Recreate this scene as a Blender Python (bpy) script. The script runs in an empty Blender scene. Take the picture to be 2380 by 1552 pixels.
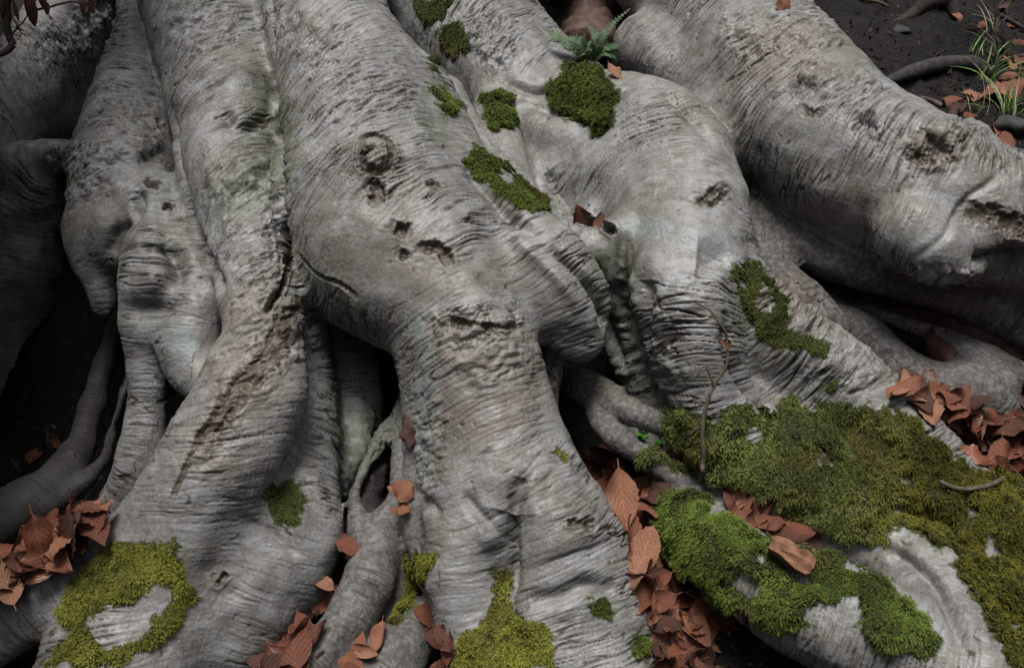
import bpy, bmesh, math, random
import numpy as np
from concurrent.futures import ThreadPoolExecutor
from mathutils import Vector, Matrix
from mathutils.bvhtree import BVHTree

R = math.radians
rng = np.random.default_rng(7)
random.seed(7)
SC = bpy.context.scene
COL = SC.collection

# ------------------------------------------------------------------ camera
CAM_Z, PITCH, HFOV = 1.5, R(28), R(58)
cam_d = bpy.data.cameras.new('camera')
cam_d.sensor_width = 36.0
cam_d.angle = HFOV
cam_d.clip_start, cam_d.clip_end = 0.05, 500.0
cam = bpy.data.objects.new('camera', cam_d)
cam.location = (0, 0, CAM_Z)
cam.rotation_euler = (math.pi / 2 - PITCH, 0, 0)
COL.objects.link(cam)
SC.camera = cam

# ------------------------------------------------------------------ sky, sun, exposure
world = bpy.data.worlds.new('World')
SC.world = world
world.use_nodes = True
wn, wl = world.node_tree.nodes, world.node_tree.links
wn.clear()
w_out = wn.new('ShaderNodeOutputWorld')
w_bg = wn.new('ShaderNodeBackground')
w_sky = wn.new('ShaderNodeTexSky')
w_sky.sky_type = 'NISHITA'
w_sky.sun_disc = False
SUN_EL, SUN_AZ = R(82), R(215)          # overcast: the light comes from high up, a little from the left front
w_sky.sun_elevation = SUN_EL
w_sky.sun_rotation = SUN_AZ
w_sky.air_density, w_sky.dust_density, w_sky.ozone_density = 1.0, 3.0, 1.0
w_hs = wn.new('ShaderNodeHueSaturation')   # cloud cover takes the blue out of the sky
w_hs.inputs['Saturation'].default_value = 0.38
wl.new(w_sky.outputs[0], w_hs.inputs['Color'])
wl.new(w_hs.outputs[0], w_bg.inputs['Color'])
w_bg.inputs['Strength'].default_value = 0.05
wl.new(w_bg.outputs[0], w_out.inputs['Surface'])
sun_d = bpy.data.lights.new('sun', 'SUN')
sun_d.energy = 1.5
sun_d.angle = R(24)
sun_d.color = (1.0, 0.97, 0.93)
sun = bpy.data.objects.new('sun', sun_d)
# direction the sky's sun stands in (rotation measured from +Y towards +X)
sdir = Vector((math.sin(SUN_AZ) * math.cos(SUN_EL), math.cos(SUN_AZ) * math.cos(SUN_EL), math.sin(SUN_EL)))
sun.rotation_euler = sdir.to_track_quat('Z', 'Y').to_euler()
sun.location = (0, 0, 8)
COL.objects.link(sun)
SC.view_settings.view_transform = 'Standard'
SC.view_settings.look = 'None'
SC.view_settings.gamma = 1.0
SC.view_settings.use_curve_mapping = False
SC.view_settings.exposure = 1.32
SC.cycles.max_bounces = 6
SC.cycles.diffuse_bounces = 4

# ------------------------------------------------------------------ survey: sight lines onto a sloping bank
# sight-line coordinates run over a 2380 x 1552 sheet; the bank is a plane rising away from the viewer
SW, SH = 2380.0, 1552.0
FPX = SW / 2 / math.tan(HFOV / 2)
CP, SP = math.cos(PITCH), math.sin(PITCH)
SLOPE, BANK_Y = math.tan(R(25)), 1.25

def rays(u, v):
    a = (np.asarray(u, float) - SW / 2) / FPX
    b = (SH / 2 - np.asarray(v, float)) / FPX
    a, b = np.broadcast_arrays(a, b)
    return np.stack([a, CP + SP * b, -SP + CP * b], -1)

def bank_depth(v):
    d = rays(0, v)
    return (CAM_Z + SLOPE * BANK_Y) / (SLOPE * d[..., 1] - d[..., 2])

def survey(u, v, lift=0.0):
    """point on the bank sighted at (u, v), lifted towards the viewer by lift metres"""
    t = bank_depth(v) - np.asarray(lift, float)
    return np.array([0, 0, CAM_Z]) + rays(u, v) * t[..., None]

def project(P):
    q = P - np.array([0, 0, CAM_Z])
    dep = q[:, 1] * CP - q[:, 2] * SP
    up = q[:, 1] * SP + q[:, 2] * CP
    return SW / 2 + FPX * q[:, 0] / dep, SH / 2 - FPX * up / dep, dep

# ------------------------------------------------------------------ noise
_perm = rng.permutation(256).astype(np.int32)
_perm = np.concatenate([_perm, _perm])
_grad = rng.normal(size=(256, 3)); _grad = (_grad / np.linalg.norm(_grad, axis=1)[:, None]).astype(np.float32)

def _noise_block(P):
    i0 = np.floor(P).astype(np.int32)
    f = P - i0
    w = f * f * f * (f * (f * 6 - 15) + 10)
    i0 &= 255
    out = np.zeros(len(P), np.float32)
    for dx in (0, 1):
        wx = w[:, 0] if dx else 1 - w[:, 0]
        hx = _perm[(i0[:, 0] + dx) & 255]
        for dy in (0, 1):
            wxy = wx * (w[:, 1] if dy else 1 - w[:, 1])
            hy = _perm[hx + ((i0[:, 1] + dy) & 255)]
            for dz in (0, 1):
                h = _perm[hy + ((i0[:, 2] + dz) & 255)]
                g = _grad[h]
                out += wxy * (w[:, 2] if dz else 1 - w[:, 2]) * (g[:, 0] * (f[:, 0] - dx) + g[:, 1] * (f[:, 1] - dy) + g[:, 2] * (f[:, 2] - dz))
    return out * np.float32(1.6)

_pool = ThreadPoolExecutor(4)
def noise3(P):
    P = np.ascontiguousarray(P, np.float32)
    B = 32768
    return np.concatenate(list(_pool.map(_noise_block, [P[i:i + B] for i in range(0, max(1, len(P)), B)])))

def fbm(P, oct=4, gain=0.5):
    a, o, P = 1.0, 0, np.asarray(P, np.float32)
    for k in range(oct):
        o = o + a * noise3(P * 2.0 ** k + 17.3 * k)
        a *= gain
    return o

def sstep(a, b, x):
    t = np.clip((x - a) / (b - a), 0, 1)
    return t * t * (3 - 2 * t)

# ------------------------------------------------------------------ mesh helpers
def mesh_np(name, V, F=None, loops=None, starts=None, mat=None, smooth=True):
    """mesh from numpy arrays; F is an (n,3) or (n,4) index array"""
    me = bpy.data.meshes.new(name)
    V = np.ascontiguousarray(V, np.float32)
    F = np.ascontiguousarray(F, np.int32)
    n, k = F.shape
    me.vertices.add(len(V)); me.vertices.foreach_set('co', V.ravel())
    me.loops.add(n * k); me.loops.foreach_set('vertex_index', F.ravel())
    me.polygons.add(n)
    me.polygons.foreach_set('loop_start', np.arange(0, n * k, k, dtype=np.int32))
    me.polygons.foreach_set('loop_total', np.full(n, k, np.int32))
    me.update(calc_edges=True)
    me.polygons.foreach_set('use_smooth', np.full(n, smooth))
    if mat: me.materials.append(mat)
    return me

def attr(me, name, vals, typ='FLOAT'):
    a = me.attributes.new(name, typ, 'POINT')
    vals = np.ascontiguousarray(vals, np.float32)
    a.data.foreach_set('value' if typ == 'FLOAT' else ('color' if 'COLOR' in typ else 'vector'), vals.ravel())

def obj(name, me, parent=None):
    o = bpy.data.objects.new(name, me)
    COL.objects.link(o)
    o.parent = parent
    return o

def tag(o, label=None, cat=None, group=None, kind=None):
    if label: o['label'] = label
    if cat: o['category'] = cat
    if group: o['group'] = group
    if kind: o['kind'] = kind
    return o

def crspline(P, n):
    """Catmull-Rom through rows of P, n samples per span"""
    P = np.asarray(P, float)
    Q = np.vstack([2 * P[0] - P[1], P, 2 * P[-1] - P[-2]])
    out = []
    for i in range(1, len(Q) - 2):
        t = np.linspace(0, 1, n, endpoint=False)[:, None]
        a, b, c, d = Q[i - 1], Q[i], Q[i + 1], Q[i + 2]
        out.append(0.5 * (2 * b + (c - a) * t + (2 * a - 5 * b + 4 * c - d) * t ** 2 + (3 * b - a - 3 * c + d) * t ** 3))
    out.append(P[-1:])
    return np.vstack(out)

def tube_mesh(name, P, rad, sides=8, mat=None):
    P = np.asarray(P, float); rad = np.asarray(rad, float)
    T = np.gradient(P, axis=0); T /= np.linalg.norm(T, axis=1)[:, None] + 1e-9
    ref = np.array([0.0, 0, 1]) if abs(T[0, 2]) < .8 else np.array([1.0, 0, 0])
    V = []
    for i in range(len(P)):
        a = np.cross(T[i], ref); a /= np.linalg.norm(a); b = np.cross(T[i], a); ref = np.cross(a, T[i])
        th = np.arange(sides) / sides * 2 * math.pi
        V.append(P[i] + rad[i] * (np.cos(th)[:, None] * a + np.sin(th)[:, None] * b))
    n = len(P)
    V = np.vstack(V + [P[:1], P[-1:]])
    F = []
    for i in range(n - 1):
        for j in range(sides):
            k = (j + 1) % sides
            F.append((i * sides + j, i * sides + k, (i + 1) * sides + k, (i + 1) * sides + j))
    for j in range(sides):
        k = (j + 1) % sides
        F.append((n * sides, k, j, j)); F.append((n * sides + 1, (n - 1) * sides + j, (n - 1) * sides + k, (n - 1) * sides + k))
    me = bpy.data.meshes.new(name)
    me.from_pydata([tuple(v) for v in V], [], [f if f[2] != f[3] else f[:3] for f in F])
    me.polygons.foreach_set('use_smooth', np.full(len(me.polygons), True))
    if mat: me.materials.append(mat)
    return me
# ------------------------------------------------------------------ the tree's root mass: limbs as tapered spines
# part name, blend radius, bark twist (how far the wrinkles climb round the limb), points (u, v, radius, lift)
LIMBS = [
 # --- left, in the shade
 ('shaded_root', .04, .45, [(330,-330,170,.55),(240,-120,140,.38),(185,20,108,.24),(105,150,105,.18),(10,260,112,.16),(-120,370,120,.14)]),
 ('shaded_root', .05, .45, [(300,-60,90,.22),(262,60,78,.06),(205,180,84,.0),(120,280,80,.0),(30,340,60,.02)]),
 ('shaded_root', .06, .0, [(-380,-250,280,1.0),(-440,150,270,.95),(-470,600,240,.85),(-480,1000,200,.6),(-520,1400,180,.2)]),  # added limb left of the view, blocks light from that side
 ('shaded_burl', .03, .0, [(-60,372,34,.18),(40,368,30,.19),(120,362,30,.20),(185,372,34,.23),(235,410,50,.26)]),
 ('shaded_burl', .06, .0, [(150,375,44,.12),(90,430,70,.06),(70,530,84,-.10),(50,660,100,-.25),(10,820,115,-.36),(-40,980,120,-.36)]),
 ('pillar_root', .035, .0, [(350,-320,95,.60),(335,-120,55,.48),(325,60,52,.40),(312,190,80,.35),(298,320,112,.31),(290,450,125,.29),(300,540,105,.27)]),
 ('pillar_root', .03, .1, [(270,430,90,.30),(225,530,74,.27),(222,600,56,.22),(235,665,36,.17),(240,715,24,.13)]),
 ('pillar_root', .03, .0, [(330,470,80,.36),(372,540,74,.35),(362,640,84,.34),(352,730,72,.26),(345,820,54,.19),(343,920,46,.12),(335,1020,48,.06),(312,1100,60,.02),(300,1180,80,-.08)]),
 ('pillar_root', .03, .0, [(345,1030,30,.06),(362,1100,28,.03),(372,1170,30,-.04)]),
 ('pillar_root', .035, .2, [(400,480,70,.34),(452,590,66,.33),(470,690,74,.31),(440,780,74,.27),(455,850,66,.24),(500,900,50,.24),(560,930,45,.24)]),
 ('shaded_root', .02, .0, [(310,680,28,-.06),(268,780,27,-.14),(236,870,28,-.17),(208,960,31,-.15),(180,1050,38,-.11),(110,1135,50,-.07),(10,1200,64,-.05),(-100,1265,75,-.04)]),
 ('shaded_root', .015, .0, [(310,850,12,-.10),(282,930,13,-.13),(260,1000,15,-.12),(246,1060,17,-.10),(205,1112,19,-.08),(140,1160,24,-.06),(70,1200,30,-.06)]),
 # --- the left pillar and the broad foot it runs into
 ('left_root', .03, -.55, [(440,-330,190,.95),(455,-140,150,.72),(478,20,140,.58),(508,170,132,.52),(530,300,125,.48),(552,430,125,.46),(580,560,105,.45),(598,680,92,.44),(608,780,98,.42),(594,880,116,.38),(560,980,132,.33),(512,1080,140,.28),(460,1180,140,.22),(410,1285,142,.16),(350,1400,158,.12),(300,1520,180,.09),(260,1660,200,.05)]),
 ('left_root', .03, .05, [(440,1150,100,.20),(330,1240,80,.19),(220,1322,76,.17),(100,1398,78,.14),(-40,1475,84,.11),(-160,1545,90,.08)]),
 ('left_root', .06, -.10, [(650,660,80,.36),(682,780,84,.23),(692,900,90,.13),(685,1020,106,.10),(672,1130,124,.10),(648,1250,142,.08),(570,1370,155,.04),(460,1500,160,-.04)]),
 ('left_root', .05, .0, [(795,760,66,.12),(825,860,58,.03),(840,950,50,.0),(832,1030,36,.0),(818,1090,22,.02),(806,1150,16,-.02)]),
 ('left_root', .05, -.5, [(560,90,80,.60),(580,200,78,.58),(575,290,60,.55)]),
 # --- the main pillar
 ('main_root', .03, -.6, [(720,-340,220,1.1),(730,-150,165,.86),(750,20,140,.72),(795,140,158,.66),(832,260,182,.60),(850,380,196,.55),(872,500,205,.50),(905,610,180,.45),(960,680,140,.40)]),
 ('main_root', .06, -.3, [(800,480,150,.52),(830,580,140,.47),(880,660,110,.42)]),
 ('central_root', .08, -.15, [(960,520,160,.48),(1040,640,155,.44),(1078,740,150,.40),(1098,840,156,.35),(1122,940,165,.29),(1150,1050,172,.23),(1182,1150,190,.18),(1215,1260,215,.13),(1240,1380,225,.08),(1260,1500,225,.04),(1280,1660,230,.0)]),
 ('central_root', .025, -.15, [(1200,1100,130,.24),(1270,1200,148,.20),(1330,1320,158,.15),(1365,1440,155,.11),(1390,1560,150,.08),(1410,1680,150,.06)]),
 ('central_root', .025, -.15, [(1080,1130,95,.26),(1085,1240,100,.22),(1085,1340,98,.18),(1100,1440,92,.14),(1130,1540,95,.10),(1150,1650,100,.07)]),
 ('central_root', .05, .1, [(1010,820,75,.36),(1005,960,65,.26),(1010,1090,75,.18),(1000,1200,70,.13),(1020,1320,60,.09)]),
 ('main_root', .04, .05, [(930,230,120,.58),(1010,380,118,.50),(1090,480,120,.47),(1190,570,125,.45),(1265,650,122,.42),(1318,725,98,.36),(1345,790,66,.31)]),
 ('main_root', .02, .0, [(1300,720,60,.34),(1290,800,42,.26),(1285,870,28,.20),(1288,950,20,.13),(1292,1030,18,.05)]),
 ('main_root', .02, .0, [(1030,210,44,.44),(1085,310,44,.41),(1135,400,50,.41),(1190,480,56,.43),(1250,545,60,.42)]),
 ('main_root', .018, .0, [(1165,310,42,.40),(1185,380,42,.42),(1215,450,44,.43),(1265,520,48,.42),(1330,565,48,.40),(1400,580,50,.38),(1450,560,48,.38)]),
 # --- behind, between main pillar and knee
 ('back_root', .04, -.5, [(900,-240,200,.55),(980,-80,170,.40),(1060,60,150,.30),(1150,170,140,.24),(1250,270,115,.22)]),
 ('back_root', .03, -.5, [(1100,-40,110,.36),(1180,80,105,.28),(1260,160,90,.24),(1340,220,85,.25)]),
 ('back_root', .03, .0, [(1160,235,60,.30),(1150,300,50,.32)]),
 # --- the knee
 ('knee_root', .05, .15, [(1330,260,100,.28),(1440,300,130,.32),(1540,370,150,.36),(1590,470,140,.40),(1605,580,135,.40),(1598,700,132,.37),(1618,800,112,.31),(1645,890,98,.25),(1685,980,98,.18),(1740,1080,105,.10),(1790,1200,110,-.02)]),
 ('knee_root', .02, .1, [(1225,300,36,.34),(1285,318,42,.37),(1345,316,40,.36),(1400,300,40,.33)]),
 ('knee_root', .05, .1, [(1360,360,75,.31),(1440,430,105,.33),(1530,510,110,.37)]),
 ('knee_root', .04, .0, [(1215,300,60,.24),(1260,390,80,.22),(1310,470,80,.24),(1370,530,60,.28)]),
 ('knee_root', .03, .0, [(1450,555,50,.42),(1446,620,56,.34),(1450,700,62,.20),(1470,790,66,.10),(1510,880,66,.04),(1550,980,56,.0)]),
 ('knee_root', .03, .1, [(1640,560,105,.38),(1700,670,95,.34),(1775,770,100,.28),(1868,838,108,.23),(1965,908,114,.18),(2058,1008,118,.13),(2145,1112,126,.09),(2245,1230,142,.05),(2370,1335,158,.01),(2500,1420,170,-.03)]),
 ('knee_root', .07, .1, [(1720,960,60,.14),(1790,1040,110,.11),(1880,1110,130,.09),(1980,1180,125,.06),(2090,1230,110,.04),(2200,1330,120,.0)]),
 # --- the low mossy root in front of the knee
 ('mossy_root', .05, .0, [(1480,1000,50,-.04),(1540,1100,40,-.02),(1590,1190,80,.02),(1660,1270,98,.06),(1760,1340,112,.09),(1880,1410,128,.11),(2010,1470,138,.12),(2150,1540,150,.12),(2300,1640,170,.10)]),
 ('mossy_root', .03, .0, [(1880,1265,40,.04),(1990,1275,55,.08),(2090,1310,70,.10),(2170,1380,85,.12),(2225,1460,90,.13),(2270,1560,95,.13),(2310,1680,100,.12)]),
 ('mossy_root', .03, .0, [(2060,1250,38,.12),(2150,1290,46,.14),(2240,1370,70,.11),(2330,1460,110,.08),(2420,1560,130,.06)]),
 # --- the great right-hand root
 ('right_root', .04, -.1, [(1430,-330,220,.62),(1560,-150,190,.48),(1655,10,175,.38),(1738,150,184,.36),(1850,270,190,.38),(1980,370,190,.40),(2110,440,185,.40),(2230,490,165,.39),(2360,520,150,.37),(2500,570,150,.34)]),
 ('right_root', .04, .0, [(1500,110,80,.30),(1560,150,85,.32),(1640,220,100,.32),(1740,330,110,.30)]),
 ('right_root', .03, -.3, [(2120,540,85,.45),(2190,585,72,.43),(2260,590,55,.42),(2330,570,50,.42),(2400,560,50,.41)]),
 ('right_root', .05, -.3, [(2240,340,60,.36),(2310,420,80,.40),(2400,470,80,.41),(2480,500,80,.40)]),
 ('under_root', .025, .0, [(1690,440,50,.10),(1750,500,52,.13),(1840,560,52,.15),(1940,605,52,.16),(2050,640,48,.16),(2160,665,50,.14),(2260,690,62,.10),(2370,735,72,.09),(2480,790,80,.08)]),
 ('under_root', .02, .0, [(1740,560,45,.12),(1790,620,50,.13),(1840,680,58,.14),(1890,735,54,.13),(1935,765,38,.12)]),
 ('under_root', .025, .0, [(1830,640,26,-.06),(1920,715,40,-.02),(2010,785,50,.02),(2090,860,60,.04),(2180,905,64,.03),(2260,910,66,.02),(2310,950,60,.0),(2360,1010,60,-.05)]),
 ('under_root', .015, .0, [(1930,675,12,-.02),(2060,735,17,.02),(2160,772,19,.03),(2260,810,22,.03),(2350,850,22,.03),(2450,900,24,.02)]),
 ('under_root', .03, .0, [(2220,830,36,.0),(2280,850,48,.02),(2320,890,52,.02)]),
 # --- small roots in the gaps
 ('cave_root', .012, .0, [(1310,880,46,.06),(1360,905,42,.10),(1412,928,36,.13),(1465,955,27,.15),(1530,978,26,.16),(1600,1000,30,.14)]),
 ('cave_root', .012, .0, [(1385,915,36,.11),(1395,975,30,.11),(1440,1025,28,.11),(1495,1058,27,.10),(1560,1105,27,.09),(1630,1150,28,.07),(1700,1190,30,.03)]),
 ('hollow_root', .012, .0, [(960,890,28,.10),(938,965,28,.10),(938,1040,25,.10),(928,1110,27,.10),(908,1180,32,.10),(886,1250,52,.09),(864,1330,60,.09),(820,1420,60,.09),(762,1500,57,.09),(690,1590,56,.08)]),
 ('hollow_root', .010, .0, [(932,980,24,.10),(895,1008,19,.11),(860,1062,18,.11),(832,1125,19,.11),(828,1185,22,.11),(845,1245,34,.09),(872,1295,46,.07)]),
 ('hollow_root', .02, .0, [(948,1150,34,.05),(945,1260,40,.04),(925,1360,42,.03),(900,1440,40,.0)]),
 ('stub_root', .03, .0, [(985,1430,40,.02),(945,1500,68,.03),(890,1570,84,.03),(810,1660,95,.02)]),
]
VOX = 0.012
LO = np.array([-2.15, 0.75, -0.75]); HI = np.array([2.15, 4.3, 2.35])
DIM = np.ceil((HI - LO) / VOX).astype(int)
GX = [(LO[i] + VOX * np.arange(DIM[i])).astype(np.float32) for i in range(3)]

limbs = []
for name, k, tw, pts in LIMBS:
    p = np.array(pts, float)
    e, f = p[-1], p[-2]
    if e[1] > 1560 or e[0] > 2390 or e[0] < -90:      # runs on out of sight until it dives into the bank
        s_ = (e - f) * np.array([1, 1, 0, 0])
        s_ *= 170 / max(60, np.hypot(*s_[:2]))
        p = np.vstack([p] + [e + s_ * k + np.array([0, 0, -e[2] * .05 * k, -.07 * k - .02 * k * k]) for k in (1, 2, 3)])
    P = survey(p[:, 0], p[:, 1], p[:, 3])
    dep = bank_depth(p[:, 1]) - p[:, 3]
    rad = p[:, 2] * dep / FPX
    S = crspline(np.column_stack([P, rad]), 5)
    S[:, 3] = np.maximum(S[:, 3], .004)
    s = np.concatenate([[0], np.cumsum(np.linalg.norm(np.diff(S[:, :3], axis=0), axis=1))])
    limbs.append(dict(name=name, k=k, tw=tw, S=S, s=s))

def seg_eval(X, a, b, ra, rb):
    """distance to a tapered segment plus the parameter along it"""
    ab = b - a
    L2 = float(ab @ ab) + 1e-12
    t = ((X[0] - a[0]) * ab[0] + (X[1] - a[1]) * ab[1] + (X[2] - a[2]) * ab[2]) / L2
    np.clip(t, 0, 1, out=t)
    dx = X[0] - a[0] - t * ab[0]; dy = X[1] - a[1] - t * ab[1]; dz = X[2] - a[2] - t * ab[2]
    return np.sqrt(dx * dx + dy * dy + dz * dz) - (ra + (rb - ra) * t), t

FAR = 0.12
field = np.full(DIM, FAR, np.float32)
for Lm in limbs:
    S = Lm['S']; m = .09
    lo = np.maximum(((S[:, :3] - S[:, 3:4] - m).min(0) - LO) // VOX, 0).astype(int)
    hi = np.minimum(((S[:, :3] + S[:, 3:4] + m).max(0) - LO) // VOX + 2, DIM).astype(int)
    if (hi <= lo).any(): continue
    loc = np.full(hi - lo, FAR, np.float32)
    for i in range(len(S) - 1):
        a, b = S[i], S[i + 1]
        l2 = np.maximum((np.minimum(a[:3] - a[3], b[:3] - b[3]) - m - LO) // VOX, lo).astype(int)
        h2 = np.minimum((np.maximum(a[:3] + a[3], b[:3] + b[3]) + m - LO) // VOX + 2, hi).astype(int)
        if (h2 <= l2).any(): continue
        X = np.ix_(*[GX[j][l2[j]:h2[j]] for j in range(3)])
        d, _ = seg_eval(X, a[:3].astype(np.float32), b[:3].astype(np.float32), np.float32(a[3]), np.float32(b[3]))
        sl = tuple(slice(l2[j] - lo[j], h2[j] - lo[j]) for j in range(3))
        np.minimum(loc[sl], d, out=loc[sl])
    sl = tuple(slice(lo[j], hi[j]) for j in range(3))
    g, k = field[sl], np.float32(Lm['k'])
    h = np.maximum(k - np.abs(g - loc), 0) / k
    field[sl] = np.minimum(g, loc) - h * h * k * .25

def surface_nets(f):
    ins = f < 0
    nx, ny, nz = f.shape
    cnt = np.zeros((nx - 1, ny - 1, nz - 1), np.uint8)
    for dx in (0, 1):
        for dy in (0, 1):
            for dz in (0, 1):
                cnt += ins[dx:nx - 1 + dx, dy:ny - 1 + dy, dz:nz - 1 + dz]
    act = (cnt > 0) & (cnt < 8)
    idx = np.argwhere(act)
    vid = np.full(act.shape, -1, np.int32); vid[act] = np.arange(len(idx))
    V = np.zeros((len(idx), 3)); W = np.zeros(len(idx))
    c = [(dx, dy, dz) for dx in (0, 1) for dy in (0, 1) for dz in (0, 1)]
    val = {q: f[idx[:, 0] + q[0], idx[:, 1] + q[1], idx[:, 2] + q[2]].astype(float) for q in c}
    for q in c:
        for ax in range(3):
            if q[ax]: continue
            r = list(q); r[ax] = 1; r = tuple(r)
            a, b = val[q], val[r]
            hit = (a < 0) != (b < 0)
            t = np.where(hit, a / np.where(hit, a - b, 1), 0)
            p = np.tile(np.array(q, float), (len(idx), 1)); p[:, ax] = t
            V[hit] += p[hit]; W[hit] += 1
    V = idx + V / W[:, None]
    quads = []
    for ax in range(3):
        o1, o2 = (ax + 1) % 3, (ax + 2) % 3
        A = [slice(None)] * 3; B = [slice(None)] * 3
        A[ax] = slice(0, -1); B[ax] = slice(1, None)
        ch = ins[tuple(A)] != ins[tuple(B)]
        e = np.argwhere(ch)
        ok = (e[:, o1] > 0) & (e[:, o2] > 0) & (e[:, o1] < f.shape[o1] - 1) & (e[:, o2] < f.shape[o2] - 1)
        e = e[ok]
        flip = ins[tuple(A)][ch][ok]
        cc = []
        for (p, q) in ((1, 1), (0, 1), (0, 0), (1, 0)):
            g = e.copy(); g[:, o1] -= p; g[:, o2] -= q
            cc.append(vid[g[:, 0], g[:, 1], g[:, 2]])
        Q = np.stack(cc, 1)
        Q[~flip] = Q[~flip][:, ::-1]
        quads.append(Q)
    return V, np.vstack(quads)

V, Q = surface_nets(field)
V = V * VOX + LO
print('root mass coarse', len(V), len(Q))
# ------------------------------------------------------------------ lumps, cuts, refinement
def vnormals(V, Q):
    n = np.cross(V[Q[:, 2]] - V[Q[:, 0]], V[Q[:, 3]] - V[Q[:, 1]])
    N = np.zeros_like(V)
    for j in range(4):
        for c in range(3):
            N[:, c] += np.bincount(Q[:, j], n[:, c], len(V))
    return N / (np.linalg.norm(N, axis=1)[:, None] + 1e-12)

def relax(V, Q, k=.5, it=1):
    for _ in range(it):
        A = np.zeros_like(V); C = np.zeros(len(V))
        for j in range(4):
            o = Q[:, (j + 1) % 4]
            C += np.bincount(Q[:, j], minlength=len(V)) + np.bincount(o, minlength=len(V))
            for c in range(3):
                A[:, c] += np.bincount(Q[:, j], V[o, c], len(V)) + np.bincount(o, V[Q[:, j], c], len(V))
        V = V + k * (A / np.maximum(C, 1)[:, None] - V)
    return V

def split_quads(V, Q, sel):
    """each selected quad becomes four"""
    S, K = Q[sel], Q[~sel]
    E = np.concatenate([np.stack([S[:, j], S[:, (j + 1) % 4]], 1) for j in range(4)])
    E.sort(axis=1)
    key = E[:, 0].astype(np.int64) * len(V) + E[:, 1]
    u, inv = np.unique(key, return_inverse=True)
    mid = .5 * (V[u // len(V)] + V[u % len(V)])
    cen = V[S].mean(1)
    n0, n1 = len(V), len(V) + len(u)
    e = (inv + n0).reshape(4, -1)
    c = np.arange(len(S)) + n1
    new = [np.stack([S[:, j], e[j], c, e[(j + 3) % 4]], 1) for j in range(4)]
    return np.vstack([V, mid, cen]), np.vstack([K] + new), len(K)

CELL = 14.0
ZW, ZH = int(SW / CELL) + 60, int(SH / CELL) + 60
def zbuffer(V):
    u, v, d = project(V)
    iu = np.clip((u / CELL + 30).astype(int), 0, ZW - 1); iv = np.clip((v / CELL + 30).astype(int), 0, ZH - 1)
    z = np.full((ZW, ZH), 99.0)
    np.minimum.at(z, (iu, iv), d)
    return z, iu, iv, u, v, d

# the buried underside is not needed
bz = (V[:, 1] - BANK_Y) * SLOPE
keep = (V[Q, 2] > bz[Q] - .22).any(1)
Q = Q[keep]
used = np.zeros(len(V), bool); used[Q] = True
remap = np.cumsum(used) - 1
V, Q = V[used], remap[Q]
V = relax(V, Q, .5, 2)
N = vnormals(V, Q)
V = V + N * (.012 * noise3(V * 5.0) + .007 * noise3(V * 11.0 + 5) + .003 * noise3(V * 24 + 9))[:, None]

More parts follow.
